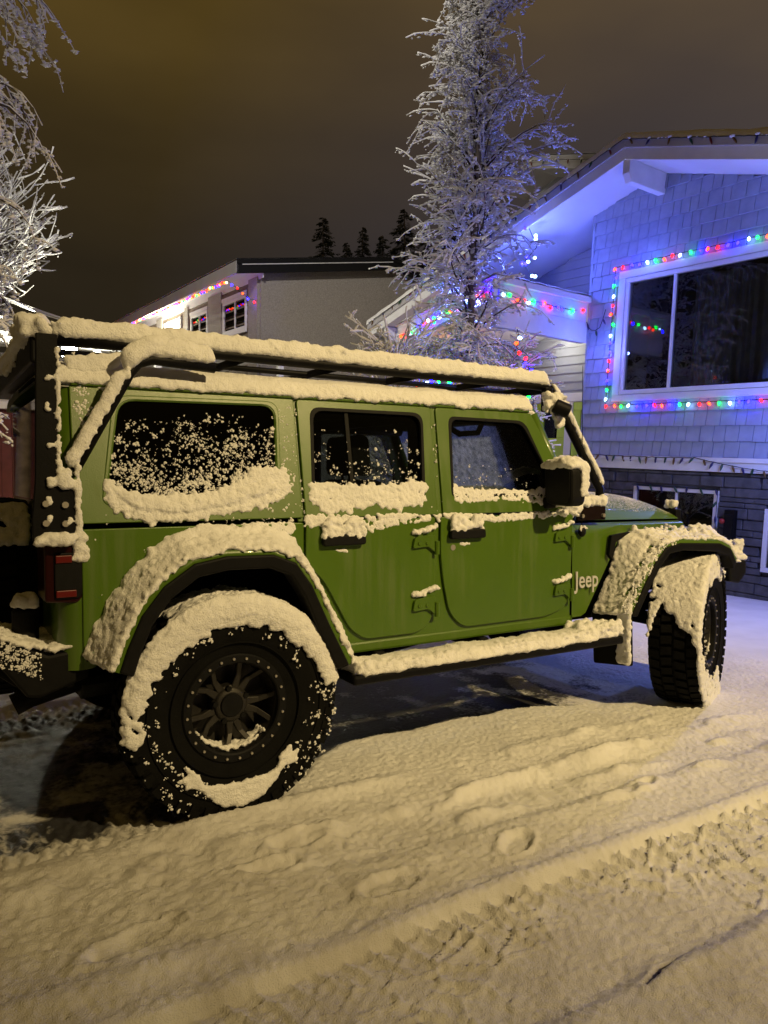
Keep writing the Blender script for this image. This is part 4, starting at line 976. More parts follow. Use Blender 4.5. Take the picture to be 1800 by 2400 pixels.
# drift hiding the foot of the rear wheel
H += .028 * np.exp(-((Y + 1.0) / .055) ** 2) * sm(-.6, -.1, X) * (1 - sm(.5, .9, X))
H += core * (.0016 * fb(X, Y, 20, 2, 2) + .0017 * vn(X, Y, 47, 1) + .0024 * vn(X, Y, 78, 4) + .0018 * NR.randn(*X.shape)) * (1 - .6 * bare)
H -= .02 * (1 - core) * 0
verts = np.stack([X, Y, H], -1).reshape(-1, 3); nx, ny = X.shape
ii = (np.arange(nx - 1)[:, None] * ny + np.arange(ny - 1)[None]).ravel()
faces = np.stack([ii, ii + ny, ii + ny + 1, ii + 1], -1)
me = bpy.data.meshes.new('ground'); me.vertices.add(len(verts)); me.vertices.foreach_set('co', verts.astype(np.float32).ravel())
me.loops.add(faces.size); me.loops.foreach_set('vertex_index', faces.astype(np.int32).ravel()); me.polygons.add(len(faces)); me.polygons.foreach_set('loop_start', np.arange(0, faces.size, 4, dtype=np.int32)); me.polygons.foreach_set('loop_total', np.full(len(faces), 4, np.int32)); me.update()
at = me.attributes.new('bare', 'FLOAT', 'POINT'); bb = np.clip(bare * (.74 + .5 * fb(X, Y, 7, 4, 1) - .30 * sm(1.6, 2.6, X) - .22 * (1 - sm(-.2, .5, X))) + packed * .34 * (.5 + fb(X, Y, 16, 3, 2)) + mid * .20 * np.clip(.2 + fb(X, Y, 12, 3, 4), 0, 1), 0, 1)
at.data.foreach_set('value', bb.astype(np.float32).ravel())
at = me.attributes.new('painted_falloff', 'FLOAT', 'POINT'); at.data.foreach_set('value', np.clip((1 - sm(-.2, 1.5, X + .5 * (Y + 1.6) + .35 * fb(X, Y, 1.6, 4, 1))) * core * (.48 + .30 * fb(X, Y, 8, 4, 2)), 0, 1).astype(np.float32).ravel())  # lamplight falloff painted into the trampled snow's colour, darker to the left
at = me.attributes.new('soil', 'FLOAT', 'POINT'); at.data.foreach_set('value', np.clip(hole * 1.4 - .15, 0, 1).astype(np.float32).ravel())
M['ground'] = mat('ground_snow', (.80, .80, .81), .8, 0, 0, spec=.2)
n_, l_, b_ = nodes(M['ground'])
a_ = n_.new('ShaderNodeAttribute'); a_.attribute_name = 'bare'; s_ = n_.new('ShaderNodeAttribute'); s_.attribute_name = 'soil'
t_ = n_.new('ShaderNodeTexCoord'); x_ = n_.new('ShaderNodeTexNoise'); x_.inputs['Scale'].default_value = 45; x_.inputs['Detail'].default_value = 5; l_.new(t_.outputs['Object'], x_.inputs[0])
a1 = n_.new('ShaderNodeMath'); a1.operation = 'MULTIPLY_ADD'; a1.inputs[1].default_value = .7; a1.inputs[2].default_value = -.35; l_.new(x_.outputs[0], a1.inputs[0])
a2 = n_.new('ShaderNodeMath'); a2.operation = 'ADD'; l_.new(a1.outputs[0], a2.inputs[0]); l_.new(a_.outputs['Fac'], a2.inputs[1])
r_ = n_.new('ShaderNodeMapRange'); r_.inputs[1].default_value = .28; r_.inputs[2].default_value = .60; l_.new(a2.outputs[0], r_.inputs[0])
x3 = n_.new('ShaderNodeTexNoise'); x3.inputs['Scale'].default_value = 3.0; x3.inputs['Detail'].default_value = 6; l_.new(t_.outputs['Object'], x3.inputs[0])
v3 = n_.new('ShaderNodeMapRange'); v3.inputs[1].default_value = .35; v3.inputs[2].default_value = .65; v3.inputs[3].default_value = .93; v3.inputs[4].default_value = 1.05; l_.new(x3.outputs[0], v3.inputs[0])
sc_ = n_.new('ShaderNodeMixRGB'); sc_.blend_type = 'MULTIPLY'; sc_.inputs[0].default_value = 1; sc_.inputs[1].default_value = (.78, .78, .79, 1); l_.new(v3.outputs[0], sc_.inputs[2])
m1_ = n_.new('ShaderNodeMixRGB'); m1_.inputs[2].default_value = (.040, .040, .044, 1); l_.new(r_.outputs[0], m1_.inputs[0]); gm_ = n_.new('ShaderNodeAttribute'); gm_.attribute_name = 'painted_falloff'; gx_ = n_.new('ShaderNodeMixRGB'); gx_.inputs[2].default_value = (.40, .375, .34, 1); l_.new(gm_.outputs['Fac'], gx_.inputs[0]); l_.new(sc_.outputs[0], gx_.inputs[1]); l_.new(gx_.outputs[0], m1_.inputs[1])
m2_ = n_.new('ShaderNodeMixRGB'); m2_.inputs[2].default_value = (.05, .03, .015, 1); l_.new(s_.outputs['Fac'], m2_.inputs[0]); l_.new(m1_.outputs[0], m2_.inputs[1]); l_.new(m2_.outputs[0], b_.inputs['Base Color'])
rr_ = n_.new('ShaderNodeMapRange'); rr_.inputs[3].default_value = .8; rr_.inputs[4].default_value = .38; l_.new(r_.outputs[0], rr_.inputs[0]); l_.new(rr_.outputs[0], b_.inputs['Roughness'])
xb = n_.new('ShaderNodeTexNoise'); xb.inputs['Scale'].default_value = 230; xb.inputs['Detail'].default_value = 3; l_.new(t_.outputs['Object'], xb.inputs[0])
bp_ = n_.new('ShaderNodeBump'); bp_.inputs['Distance'].default_value = .004; l_.new(xb.outputs[0], bp_.inputs['Height']); l_.new(bp_.outputs[0], b_.inputs['Normal'])
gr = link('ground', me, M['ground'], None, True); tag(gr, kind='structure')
# ================================================================== string lights: a wire and its bulbs
def bulbmat(name, c, s): 
    m = mat(name, tuple(min(.8, x * .6 + .05) for x in c), .3, 0, emit=c, estr=s); return m
BC = {'red': bulbmat('red_bulb', (1, .004, .002), 11), 'amber': bulbmat('amber_bulb', (1, .042, .001), 9), 'green': bulbmat('green_bulb', (.003, 1, .05), 12), 'blue': bulbmat('blue_bulb', (.0030, .0016, 1), 85), 'white': bulbmat('cool_white_bulb', (.36, .62, 1), 16)}
BO = {k: mat('unlit_%s_bulb' % k, c, .3) for k, c in {'red': (.12, .01, .01), 'amber': (.12, .06, .01), 'green': (.01, .06, .03), 'blue': (.015, .015, .10)}.items()}
M['wire'] = mat('green_wire', (.008, .014, .010), .7)
def bulb_mesh(r, l, m):
    mb = MB(); mb.loft([[(q * math.cos(a), q * math.sin(a), z) for a in [2 * math.pi * k / 7 for k in range(7)]] for q, z in ((r * .55, 0), (r * .8, -l * .12), (r, -l * .4), (r * .75, -l * .75), (r * .2, -l))])
    me = mb.mesh('bulb'); me.materials.append(m); me.polygons.foreach_set('use_smooth', [True] * len(me.polygons)); return me
BM = {k: bulb_mesh(.0165, .044, m) for k, m in BC.items()}
BMU = {k: bulb_mesh(.014, .085, m) for k, m in BO.items()}
BMS = {k: bulb_mesh(.021, .045, m) for k, m in BC.items()}
BCE = {k: bulbmat('eave_%s_bulb' % k, c, s) for k, c, s in (('red', (1, .015, .008), 7), ('amber', (1, .10, .004), 8), ('green', (.01, 1, .12), 4), ('blue', (.012, .010, 1), 12), ('white', (1, .8, .5), 4))}
BME = {k: bulb_mesh(.026, .05, m) for k, m in BCE.items()}
SEQ = ['red', 'amber', 'green', 'white', 'blue', 'blue', 'red', 'amber', 'blue', 'green', 'white']
def string_lights(pts, spacing, label, root, group=None, meshes=BM, seq=SEQ, jit=.012, sag=.0, hang=True, snow=False, seed=1):
    r2 = random.Random(seed); e = empty('string_lights'); e.matrix_basis = root.matrix_basis.copy()
    tag(e, label, 'string lights', group)
    P = [Vector(p) for p in pts]; path = []; acc = 0
    wire = MB(); w = []; k = 0; sn = MB()
    nxt = spacing * .5
    for a, b in zip(P, P[1:]):
        L_ = (b - a).length; n = max(2, int(L_ / .05))
        for i in range(n + 1):
            t = i / n; q = a.lerp(b, t); q.z += -sag * 4 * t * (1 - t) + r2.uniform(-.004, .004); w.append(q)
        while nxt < acc + L_:
            t = (nxt - acc) / L_; q = a.lerp(b, t); q.z += -sag * 4 * t * (1 - t)
            q += Vector((r2.uniform(-jit, jit), r2.uniform(-jit, jit) * .4, r2.uniform(-jit, jit)))
            o = bpy.data.objects.new('bulb', meshes[seq[k % len(seq)] if seq else r2.choice(list(meshes))]); COL.objects.link(o); o.parent = e; o.location = q
            o.rotation_euler = (r2.uniform(-.5, .5), r2.uniform(-.6, .6), 0) if hang else (r2.uniform(-1.6, 1.6), r2.uniform(-1.6, 1.6), 0)
            if snow and r2.random() < .8: sn.sphere((q.x, q.y, q.z + .012), r2.uniform(.014, .028), 1, (1.3, 1, .8))
            k += 1; nxt += spacing * r2.uniform(.88, 1.12)
        acc += L_
    wire.tube(w, .0045, 5); wire.build('wire', M['wire'], e)
    if snow:
        for q in w:
            if r2.random() < .45: sn.sphere((q.x, q.y, q.z + .006), r2.uniform(.006, .013), 1, (1.5, 1, .8))
        tag(sn.build('snow_crust', M['snowfine'], e, True, fix=False), kind='stuff')
    return e
# ================================================================== the house on the right
Rd, Rh, Ru = Vector((.99767, .06405, -.02343)), Vector((-.06300, .99708, .04318)), Vector((.02613, -.04160, .99879))
RO = Vector((6.7025, 1.0821, 0))
def root_at(name): return empty(name, RO, (-Rh, Rd, Ru))      # local x runs right along the front, y into the house, z up
M['shingle'] = mat('grey_shingle', (.32, .36, .46), .8, 0, 8, .10, .003, 60)
M['siding'] = mat('vinyl_siding', (.27, .28, .33), .7, 0, 5, .06, .001, 40)
M['white'] = mat('white_trim', (.74, .74, .76), .6, 0, 6, .05, .001, 50)
M['soffit'] = mat('white_soffit', (.76, .76, .78), .7, 0, 3, .03)
M['stone'] = mat('dark_ledge_stone', (.085, .085, .095), .85, 0, 9, .35, .006, 35)
M['fascia'] = mat('grey_fascia', (.42, .41, .43), .65, 0, 4, .06)
M['roofing'] = mat('asphalt_roofing', (.06, .06, .065), .9, 0, 30, .3, .004, 70)
M['lime'] = mat('lime_door_paint', (.36, .52, .03), .45, 0, 5, .06)
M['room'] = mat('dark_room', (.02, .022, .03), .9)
M['curtain'] = mat('curtain_cloth', (.40, .42, .52), .9, 0, 12, .15)
H = root_at('house'); tag(H, 'grey shingled house with white gable soffit, front gable facing the driveway', 'house')
RID, SL = 1.71, .285
def ztop(s): return 5.19 - SL * abs(s - RID)
def zsof(s): return ztop(s) - .225
def shingles(mb, s0, s1, z0, z1, hole=None, out=0.0, hgt=.178, wmin=.10, wmax=.20):
    z = z0
    while z < z1:
        s = s1; 
        while s < s0:
            w = rng.uniform(wmin, wmax); e = min(s + w, s0); m = (s + e) / 2; zt = min(z + hgt + .02, zsof(m) + .01, z1 + .02)
            if zt > z + .01 and not (hole and hole[0] > s and e > hole[1] and z + .06 > hole[2] and z < hole[3] - .04):
                o = rng.uniform(0, .004); b = z - rng.choice((0, 0, .004))
                mb.box(-e + .0022, -s - .0022, out - .020 - o, out + .004, b, b + .001) if False else None
                y0 = out - .030 - o; y1 = out - .004 - o * .3
                x0, x1 = -e + .0035, -s - .0035
                mb.add([(x0, y0, b), (x1, y0, b), (x1, out + .004, b), (x0, out + .004, b), (x0, y1, zt), (x1, y1, zt), (x1, out + .004, zt), (x0, out + .004, zt)], [(3, 2, 1, 0), (4, 5, 6, 7), (0, 1, 5, 4), (1, 2, 6, 5), (2, 3, 7, 6), (3, 0, 4, 7)])
            s = e
        z += hgt
WIN = (2.20, -1.14, 2.24, 3.87)
mb = MB(); shingles(mb, 2.68, -3.4, 1.56, 5.0, WIN); wall_o = mb.build('shingle_wall', M['shingle'], H)
mb = MB()      # sheathing behind, with the window opening left out
def wallpoly(mb, s0, s1, z0, zt, y0, y1):
    n = max(1, int((s0 - s1) / .3)); 
    for i in range(n):
        a = s0 + (s1 - s0) * i / n; b = s0 + (s1 - s0) * (i + 1) / n
        mb.loft([[(-a, y0, z0), (-a, y1, z0), (-a, y1, min(zt, zsof(a) + .02)), (-a, y0, min(zt, zsof(a) + .02))], [(-b, y0, z0), (-b, y1, z0), (-b, y1, min(zt, zsof(b) + .02)), (-b, y0, min(zt, zsof(b) + .02))]])
wallpoly(mb, 2.68, 2.16, 1.40, 9, .006, .12); wallpoly(mb, 2.16, -1.10, 1.40, 2.28, .006, .12); wallpoly(mb, 2.16, -1.10, 3.83, 9, .006, .12); wallpoly(mb, -1.10, -3.4, 1.40, 9, .006, .12)
mb.box(-2.68, -2.56, .12, .72, 1.4, 4.62); mb.box(-2.5, 3.4, .9, 1.0, 0, 4.6)
mb.build('wall', M['shingle'], H)
mb = MB(); mb.box(-2.705, -2.665, -.026, .02, 1.56, zsof(2.68)); bevel(mb.build('corner_board', M['shingle'], H), .004)
# side of the projecting front, lapped like the rest
# lower storey of stacked stone, basement window cut into it
LW = (1.79, .66, .70, 1.18); LW2 = (.10, -1.05, .34, 1.02)
mb = MB(); z = 0
while z < 1.385:
    h = min(rng.uniform(.055, .125), 1.385 - z); s = 2.66
    while s > -3.4:
        l = rng.uniform(.16, .52); e = max(s - l, -3.4)
        ok = True
        for w in (LW, LW2):
            if s > w[1] and e < w[0] and z + h > w[2] and z < w[3]:
                if s > w[0] + .05: e = w[0]
                else: ok = False; e = min(e, w[1]) if e > w[1] - .05 else w[1]
                break
        if ok and s - e > .02: mb.box(-s + .004, -e - .004, rng.uniform(-.022, .012), .06, z + .003, z + h - .003)
        s = e
    z += h
bevel(mb.build('stone_wall', M['stone'], H), .008, 1)
mb = MB(); mb.box(-2.66, -1.79, .03, .14, 0, 1.39); mb.box(-1.79, -.66, .03, .14, 0, .70); mb.box(-1.79, -.66, .03, .14, 1.18, 1.39); mb.box(-.66, -.10, .03, .14, 0, 1.39); mb.box(-.10, 1.05, .03, .14, 0, .34); mb.box(-.10, 1.05, .03, .14, 1.02, 1.39); mb.box(1.05, 3.4, .03, .14, 0, 1.39); mb.box(-2.66, -2.60, .14, .9, 0, 1.39)
mb.build('foundation', M['stone'], H)
def window(s0, s1, z0, z1, root, split=None, fr=.05, y=-.03, trim=.0, mat_='white', curtain=None, depth=.4):
    mb = MB(); 
    for a, b, c, d in ((s0, s1, z1 - fr, z1), (s0, s1, z0, z0 + fr), (s0, s0 - fr, z0 + fr, z1 - fr), (s1 + fr, s1, z0 + fr, z1 - fr)): mb.box(-a, -b, y, y + .07, c, d)
    if split is not None: mb.box(-split - fr * .35, -split + fr * .35, y + .01, y + .06, z0 + fr, z1 - fr)
    w = bevel(mb.build('window', M[mat_], root), .006)
    mb = MB(); mb.box(-s0 + fr * .9, -s1 - fr * .9, y + .030, y + .034, z0 + fr * .9, z1 - fr * .9); mb.build('pane', M['pane'], w)
    mb = MB(); x0, x1 = -s0, -s1; yb = y + .07 + depth
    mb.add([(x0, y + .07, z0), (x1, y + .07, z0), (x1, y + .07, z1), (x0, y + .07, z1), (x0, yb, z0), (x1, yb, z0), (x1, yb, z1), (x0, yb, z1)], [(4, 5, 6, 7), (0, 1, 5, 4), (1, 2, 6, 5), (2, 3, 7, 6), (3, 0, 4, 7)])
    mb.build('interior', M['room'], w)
    if curtain:
        a, b = curtain; mb = MB(); n = 160
        mb.loft([[(-a + (a - b) * i / n, yb - .13 + .035 * math.sin(i * .55 + 1.4 * math.sin(i * .13)) + .015 * math.sin(i * 1.7), z) for i in range(n + 1)] for z in (z0 + .02, z1 - .02)], closed=False, caps=False)
        mb.build('curtain', M['curtain'], w, True)
    return w
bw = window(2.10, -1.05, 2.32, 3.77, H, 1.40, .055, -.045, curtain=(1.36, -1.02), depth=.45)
mb = MB()
for a, b, c, d in ((2.21, -1.15, 3.775, 3.87), (2.21, -1.15, 2.235, 2.315), (2.21, 2.105, 2.315, 3.775), (-1.055, -1.15, 2.315, 3.775)): mb.box(-a, -b, -.050, .004, c, d)
bevel(mb.build('window_trim', M['white'], bw), .006)
window(LW[0], LW[1], LW[2], LW[3], H, 1.19, .04, -.035)
window(LW2[0], LW2[1], LW2[2], LW2[3], H, None, .05, -.035)
# white belt board between the storeys
mb = MB(); mb.box(-2.70, 3.4, -.055, .02, 1.392, 1.548); bevel(mb.build('belt_board', M['white'], H), .006)
mb = MB(); mb.box(-2.70, 3.4, -.075, -.0555, 1.50, 1.553); bevel(mb.build('belt_board', M['white'], H), .004)
# roof: two slopes with soffit, barge boards and snow
def slope_slab(mb, s0, s1, y0, y1, d0, d1, f=ztop):
    mb.loft([[(-s0, y0, f(s0) - d0), (-s0, y0, f(s0) - d1), (-s1, y0, f(s1) - d1), (-s1, y0, f(s1) - d0)], [(-s0, y1, f(s0) - d0), (-s0, y1, f(s0) - d1), (-s1, y1, f(s1) - d1), (-s1, y1, f(s1) - d0)]])
mb = MB(); slope_slab(mb, 6.92, RID, -.66, 9, .03, .20); slope_slab(mb, RID, -3.6, -.66, 9, .03, .20); rf = mb.build('roof', M['roofing'], H)
mb = MB(); slope_slab(mb, 6.88, RID, -.66, 4, .203, .223); slope_slab(mb, RID, -3.55, -.66, 4, .203, .223); mb.build('soffit', M['soffit'], H)
mb = MB(); slope_slab(mb, 6.95, RID, -.70, -.663, .045, .240); slope_slab(mb, RID, -3.6, -.70, -.663, .045, .240)
mb.box(-6.97, -6.93, -.70, 9, ztop(6.95) - .24, ztop(6.95) - .02); bevel(mb.build('barge_board', M['white'], H), .005)
mb = MB(); slope_slab(mb, 6.97, RID, -.725, -.702, -.012, .105); slope_slab(mb, RID, -3.6, -.725, -.702, -.012, .105); bevel(mb.build('barge_board', M['fascia'], H), .004)
mb = MB(); n1, n2 = 150, 34
def rsn(u, v):
    s = 6.98 - u * 10.5; y = -.74 + 8 * v ** 2; k = min(1, v / .012) ; return (-s, y, ztop(s) - .02 + .075 * (k ** .5) + .016 * fnoise((s, y, 0), 3) * k)
mb.grid(rsn, n1, n2); mb.build('roof_snow', M['snow'], H, True)
# purlin ends under the overhang
for s in (1.685, 6.50, -3.2):
    zt = zsof(s) - .004 if s != 1.685 else 4.955
    o = -.695 if s < 6 else -.66
    mb = MB(); mb.prism([(o, zt - .16), (o, zt), (.02, zt), (.02, zt - .255), (o + .06, zt - .255)], -s - .05, -s + .05, ax='x'); bevel(mb.build('ridge_beam' if s == 1.685 else 'purlin', M['white'], H), .008)
# left wing and the recess, lap siding
def laps(mb, s0, s1, z0, z1, out, hgt=.125):
    z = z0
    while z < z1:
        n = max(1, int((s0 - s1) / .4))
        for i in range(n):
            a = s0 + (s1 - s0) * i / n; b = s0 + (s1 - s0) * (i + 1) / n; ta = min(z + hgt, zsof(a) + .02, z1); tb = min(z + hgt, zsof(b) + .02, z1)
            if min(ta, tb) <= z + .005: continue
            mb.add([(-a, out - .018, z), (-b, out - .018, z), (-b, out - .002, tb), (-a, out - .002, ta), (-a, out + .004, z), (-b, out + .004, z)], [(0, 1, 2, 3), (4, 5, 1, 0)])
        z += hgt
for q in ((6.42, 4.68, 0, 5, -.45), (4.68, 2.68, 1.5, 5, .60)):
    mb = MB(); laps(mb, *q); mb.build('lap_siding', M['siding'], H)
mb = MB(); mb.box(-6.42, -4.68, -.445, -.35, 0, 3.75); mb.box(-4.74, -4.68, -.35, .7, 0, 4.2); mb.box(-4.68, -2.56, .606, .70, 1.2, 4.3); mb.box(-6.42, -6.34, -.35, 6, 0, 3.75); mb.box(-4.68, -2.6, -1.5, .6, 1.20, 1.5)
mb.build('wall', M['siding'], H)
mb = MB(); mb.box(-6.44, -6.37, -.475, -.44, 0, 3.62); mb.box(-4.75, -4.66, -.475, -.44, 0, 4.1); bevel(mb.build('corner_board', M['white'], H), .004)
# lime green entry with side lights
mb = MB()
for a, b in ((4.08, 3.50), (3.36, 2.90)):
    for p in ((a, b, 2.20, 2.32), (a, b, 1.50, 1.80), (a, a - .15, 1.80, 2.20), (b + .15, b, 1.80, 2.20)): mb.box(-p[0], -p[1], .54, .592, p[2], p[3])
dr_ = bevel(mb.build('door', M['lime'], H), .006)
for a, b in ((3.93, 3.65), (3.21, 3.05)):
    mb = MB(); mb.box(-a, -b, .56, .566, 1.80, 2.2); mb.build('pane', M['pane'], dr_)
    mb = MB(); mb.box(-a, -b, .568, .59, 1.80, 2.2); mb.build('interior', M['curtain'], dr_)
mb = MB(); mb.box(-4.14, -2.72, .53, .59, 2.322, 2.45); mb.box(-3.498, -3.362, .53, .59, 1.5, 2.32); mb.box(-4.14, -4.082, .53, .59, 1.5, 2.32); bevel(mb.build('door_trim', M['white'], dr_), .006)
# porch canopy: side beam running out from the corner, sloping front board
mb = MB(); mb.box(-2.80, -2.71, -1.62, -.03, 3.30, 3.585); mb.box(-2.815, -2.70, -1.64, -.03, 3.03, 3.297)
pb = bevel(mb.build('porch_beam', M['white'], H), .006)
def pz(s): return 3.60 - .185 * (s - 2.7)
mb = MB(); mb.loft([[(-a, -1.72, pz(a) - .26), (-a, -1.65, pz(a) - .26), (-a, -1.65, pz(a)), (-a, -1.72, pz(a))] for a in (2.70, 4.65)]); bevel(mb.build('porch_board', M['white'], H), .006)
mb = MB(); mb.loft([[(-a, -1.66, pz(a) - .05), (-a, .58, pz(a) - .05), (-a, .58, pz(a) + .02), (-a, -1.74, pz(a) + .02)] for a in (2.66, 4.67)]); mb.build('porch_roof', M['soffit'], H)
mb = MB(); mb.grid(lambda u, v: (-2.64 - 2.06 * u, -1.76 + 2.3 * v, pz(2.64 + 2.06 * u) + .02 + .07 * min(1, u * 12, (1 - u) * 12, v * 14) ** .5 + .012 * fnoise((u * 2, v * 2, 0), 4)), 50, 50); mb.build('roof_snow', M['snow'], H, True)
mb = MB(); mb.box(-4.62, -4.52, -1.70, -1.60, .0, pz(4.6) - .26); mb.box(-2.80, -2.70, -1.62, -1.52, 1.5, 3.03) if False else None; bevel(mb.build('porch_post', M['white'], H), .006)
# upper gable behind
def zt2(s): return 6.93 - .27 * abs(s - 5.9)
mb = MB(); slope_slab(mb, 6.7, 5.9, 2.0, 8, .02, .25, zt2); slope_slab(mb, 5.9, 2.6, 2.0, 8, .02, .25, zt2); mb.build('upper_roof', M['fascia'], H)
mb = MB(); mb.grid(lambda u, v: (-6.7 + 4.1 * u, 1.97 + 4 * v, zt2(6.7 - 4.1 * u) - .01 + .06 * min(1, v * 40) ** .5), 60, 12); mb.build('roof_snow', M['snow'], H, True)
mb = MB(); mb.loft([[(-a, 2.6, 4.2), (-a, 2.7, 4.2), (-a, 2.7, zt2(a) - .2), (-a, 2.6, zt2(a) - .2)] for a in (6.6, 5.9, 3.0)]); mb.build('wall', M['siding'], H)
# ---- its lights ---------------------------------------------------------------
string_lights([(1.2, -.075, 3.93), (-2.25, -.075, 3.93), (-2.275, -.075, 2.19), (1.2, -.075, 2.175)], .118, 'lit coloured string lights framing the big front window', H, 'string lights on the grey house', seed=3)
string_lights([(-6.9, -.745, ztop(6.9) - .015), (-RID, -.745, ztop(RID) - .02), (3.3, -.745, ztop(-3.3) - .02)], .27, 'unlit snow-crusted string lights along the gable barge boards', H, 'string lights on the grey house', BMU, ['amber', 'blue', 'amber', 'green', 'red'], .008, snow=True, seed=5)
string_lights([(-6.4, 1.94, zt2(6.4) - .12), (-5.9, 1.94, zt2(5.9) - .12), (-3.2, 1.94, zt2(3.2) - .12)], .3, 'unlit string lights along the upper gable behind the birch', H, 'string lights on the grey house', BMU, ['blue', 'red', 'green'], .008, snow=True, seed=6)
string_lights([(-2.64, -.085, 1.565), (-.95, -.085, 1.545), (.1, -.085, 1.40), (1.5, -.085, 1.36)], .125, 'unlit string lights drooping across the white belt board', H, 'string lights on the grey house', BMU, ['white' if False else 'blue', 'green', 'amber'], .006, sag=.012, seed=7)
string_lights([(-1.80, -.06, 1.20), (-.64, -.06, 1.195), (-.64, -.06, .72)], .17, 'unlit string lights round the basement window', H, 'string lights on the grey house', BMU, ['blue', 'green'], .006, seed=8)
string_lights([(-2.72, -.06, 3.46), (-2.69, -.9, 3.43), (-2.69, -1.60, 3.45), (-2.75, -1.76, 3.46), (-3.3, -1.765, pz(3.3) - .14), (-3.75, -1.765, pz(3.75) - .10), (-4.6, -1.765, pz(4.6) - .16)], .10, 'lit coloured string lights along the porch canopy beam and front board', H, 'string lights on the grey house', BMS, SEQ, .03, sag=.03, seed=12)
string_lights([(-2.36, -.085, 3.42), (-2.44, -.085, 3.20), (-2.58, -.085, 3.18), (-2.685, -.06, 3.30)], .2, 'dark wire loop of unlit bulbs between window and porch beam', H, 'string lights on the grey house', BMU, ['blue', 'green'], .006, sag=.02, seed=13)
string_lights([(-3.20, -.70, ztop(3.2) - .27), (-3.12, -.62, 4.25), (-3.28, -.70, 4.05), (-3.1, -.66, 3.85), (-3.25, -.70, 3.70)], .07, 'bunch of cool white string lights hanging under the gable beside the birch', H, 'string lights on the grey house', BMS, ['white', 'blue', 'white', 'blue'], .15, hang=False, seed=14)
# light the strings give to the wall, the soffit and the snow below (their many small lamps, gathered)
VIO = (.11, .16, 1.0)
for loc, p, r in (((-1.75, -.40, 3.95), 9, .02), ((-3.08, -.85, 3.95), 60, .03), ((.4, -.40, 3.95), 13, .02), ((-2.3, -.35, 2.9), 14, .02), ((.6, -.5, 2.0), 14, .02), ((.9, -1.25, 2.1), 120, .03), ((-3.0, -1.9, 3.3), 75, .03)):
    o = lamp('string_light_glow', loc, p, (.24, .33, 1) if p > 100 else VIO, r, H)
# porch lantern, warm
pl = empty('porch_lantern'); tag(pl, 'small warm porch lantern beside the lime entry, behind the birch', 'lantern'); pl.matrix_basis = H.matrix_basis @ Matrix.Translation((-4.62, -.52, 2.75))
mb = MB(); mb.box(-.05, .05, -.05, .05, .14, .16); mb.box(-.05, .05, -.05, .05, -.02, 0); mb.box(-.02, .02, .0, .07, .16, .19)
for a in (-.045, .045):
    for b in (-.045, .045): mb.box(a - .006, a + .006, b - .006, b + .006, 0, .14)
mb.build('frame', M['blackmetal'], pl)
M['warm'] = mat('warm_lamp', (.9, .7, .4), .4, emit=(1, .5, .16), estr=25); mb = MB(); mb.sphere((0, 0, .06), .03, 2); mb.build('bulb', M['warm'], pl, True)
lamp('lantern_light', (0, -.10, .02), 9, (1, .42, .13), .05, pl)
el = empty('added_ceiling_light'); el.matrix_basis = H.matrix_basis @ Matrix.Translation((-3.55, .22, 3.30)); tag(el, 'added round white ceiling light under the porch canopy by the lime door', 'ceiling light')  # fixture added to brighten the lime door, none known here
M['entry'] = mat('frosted_lamp', (.85, .85, .8), .4, emit=(1, .95, .75), estr=3); mb = MB(); mb.lathe_y([(.0, -.02), (.10, -.02), (.12, 0), (.12, .02)], (0, 0, 0), 20); o = mb.build('diffuser', M['entry'], el, True); o.rotation_euler = (R_(90), 0, 0)
lamp('added_ceiling_lamp', (0, 0, -.08), 15, (1, .95, .78), .08, el)
# utility box with a red knob on the stone wall
ub = empty('utility_box'); tag(ub, 'dark utility box with red knob on the stone wall', 'utility box'); ub.matrix_basis = H.matrix_basis @ Matrix.Translation((-.47, -.02, .55))
mb = MB(); mb.box(-.055, .065, -.07, 0, 0, .43); mb.box(-.045, .055, -.085, -.07, .05, .38); bevel(mb.build('box', M['black'], ub), .006)
M['redknob'] = mat('red_knob', (.35, .03, .02), .4); mb = MB(); mb.sphere((-.062, -.09, .30), .03, 2); mb.build('knob', M['redknob'], ub, True)
# ================================================================== neighbour's house, farther left
Ld, Lh, Lu = Vector((.99964, .02607, .00574)), Vector((-.02630, .99874, .04271)), Vector((-.00462, -.04285, .99907))
LO = Vector((5.1115, 11.6798, -.3945))
NHs = empty('house', LO, (-Lh, Ld, Lu)); tag(NHs, 'neighbouring two-storey stucco house with black fascia and lit eave lights', 'house')
M['stucco'] = mat('pebble_stucco', (.34, .31, .28), .9, 0, 55, .22, .012, 45)
M['wood'] = mat('brown_panel', (.17, .13, .10), .75, 0, 6, .15)
M['fblack'] = mat('black_fascia', (.010, .010, .011), .6)
def zl(d): return 6.12 + .155 * (d + .6) if d < 3.1 else 6.12 + .155 * 3.7 - .165 * (d - 3.1)
mb = MB(); mb.prism([(0.012, 0), (0.012, zl(0) - .18), (3.1, zl(3.1) - .18), (7.6, zl(7.6) - .18), (7.6, 0)], -.06, .12, ax='x'); mb.build('gable_wall', M['stucco'], NHs)
for a, b in ((0, .42), (2.02, 2.88), (4.38, 4.62), (6.6, 7.1), (9.2, 9.7)):
    mb = MB(); mb.box(-b, -a if a else .06, -.045, .10, 0, 5.92); mb.build('pilaster', M['stucco'], NHs)
mb = MB(); 
for k in range(34):
    z = k * .18; mb.add([(-9.6, -.012, z), (-.40, -.012, z), (-.40, .0, z + .18), (-9.6, .0, z + .18), (-9.6, .01, z), (-.4, .01, z)], [(0, 1, 2, 3), (4, 5, 1, 0)])
mb.build('panel_wall', M['wood'], NHs)
window(1.94, .56, 4.93, 5.66, NHs, 1.22, .07, -.04, depth=.0)
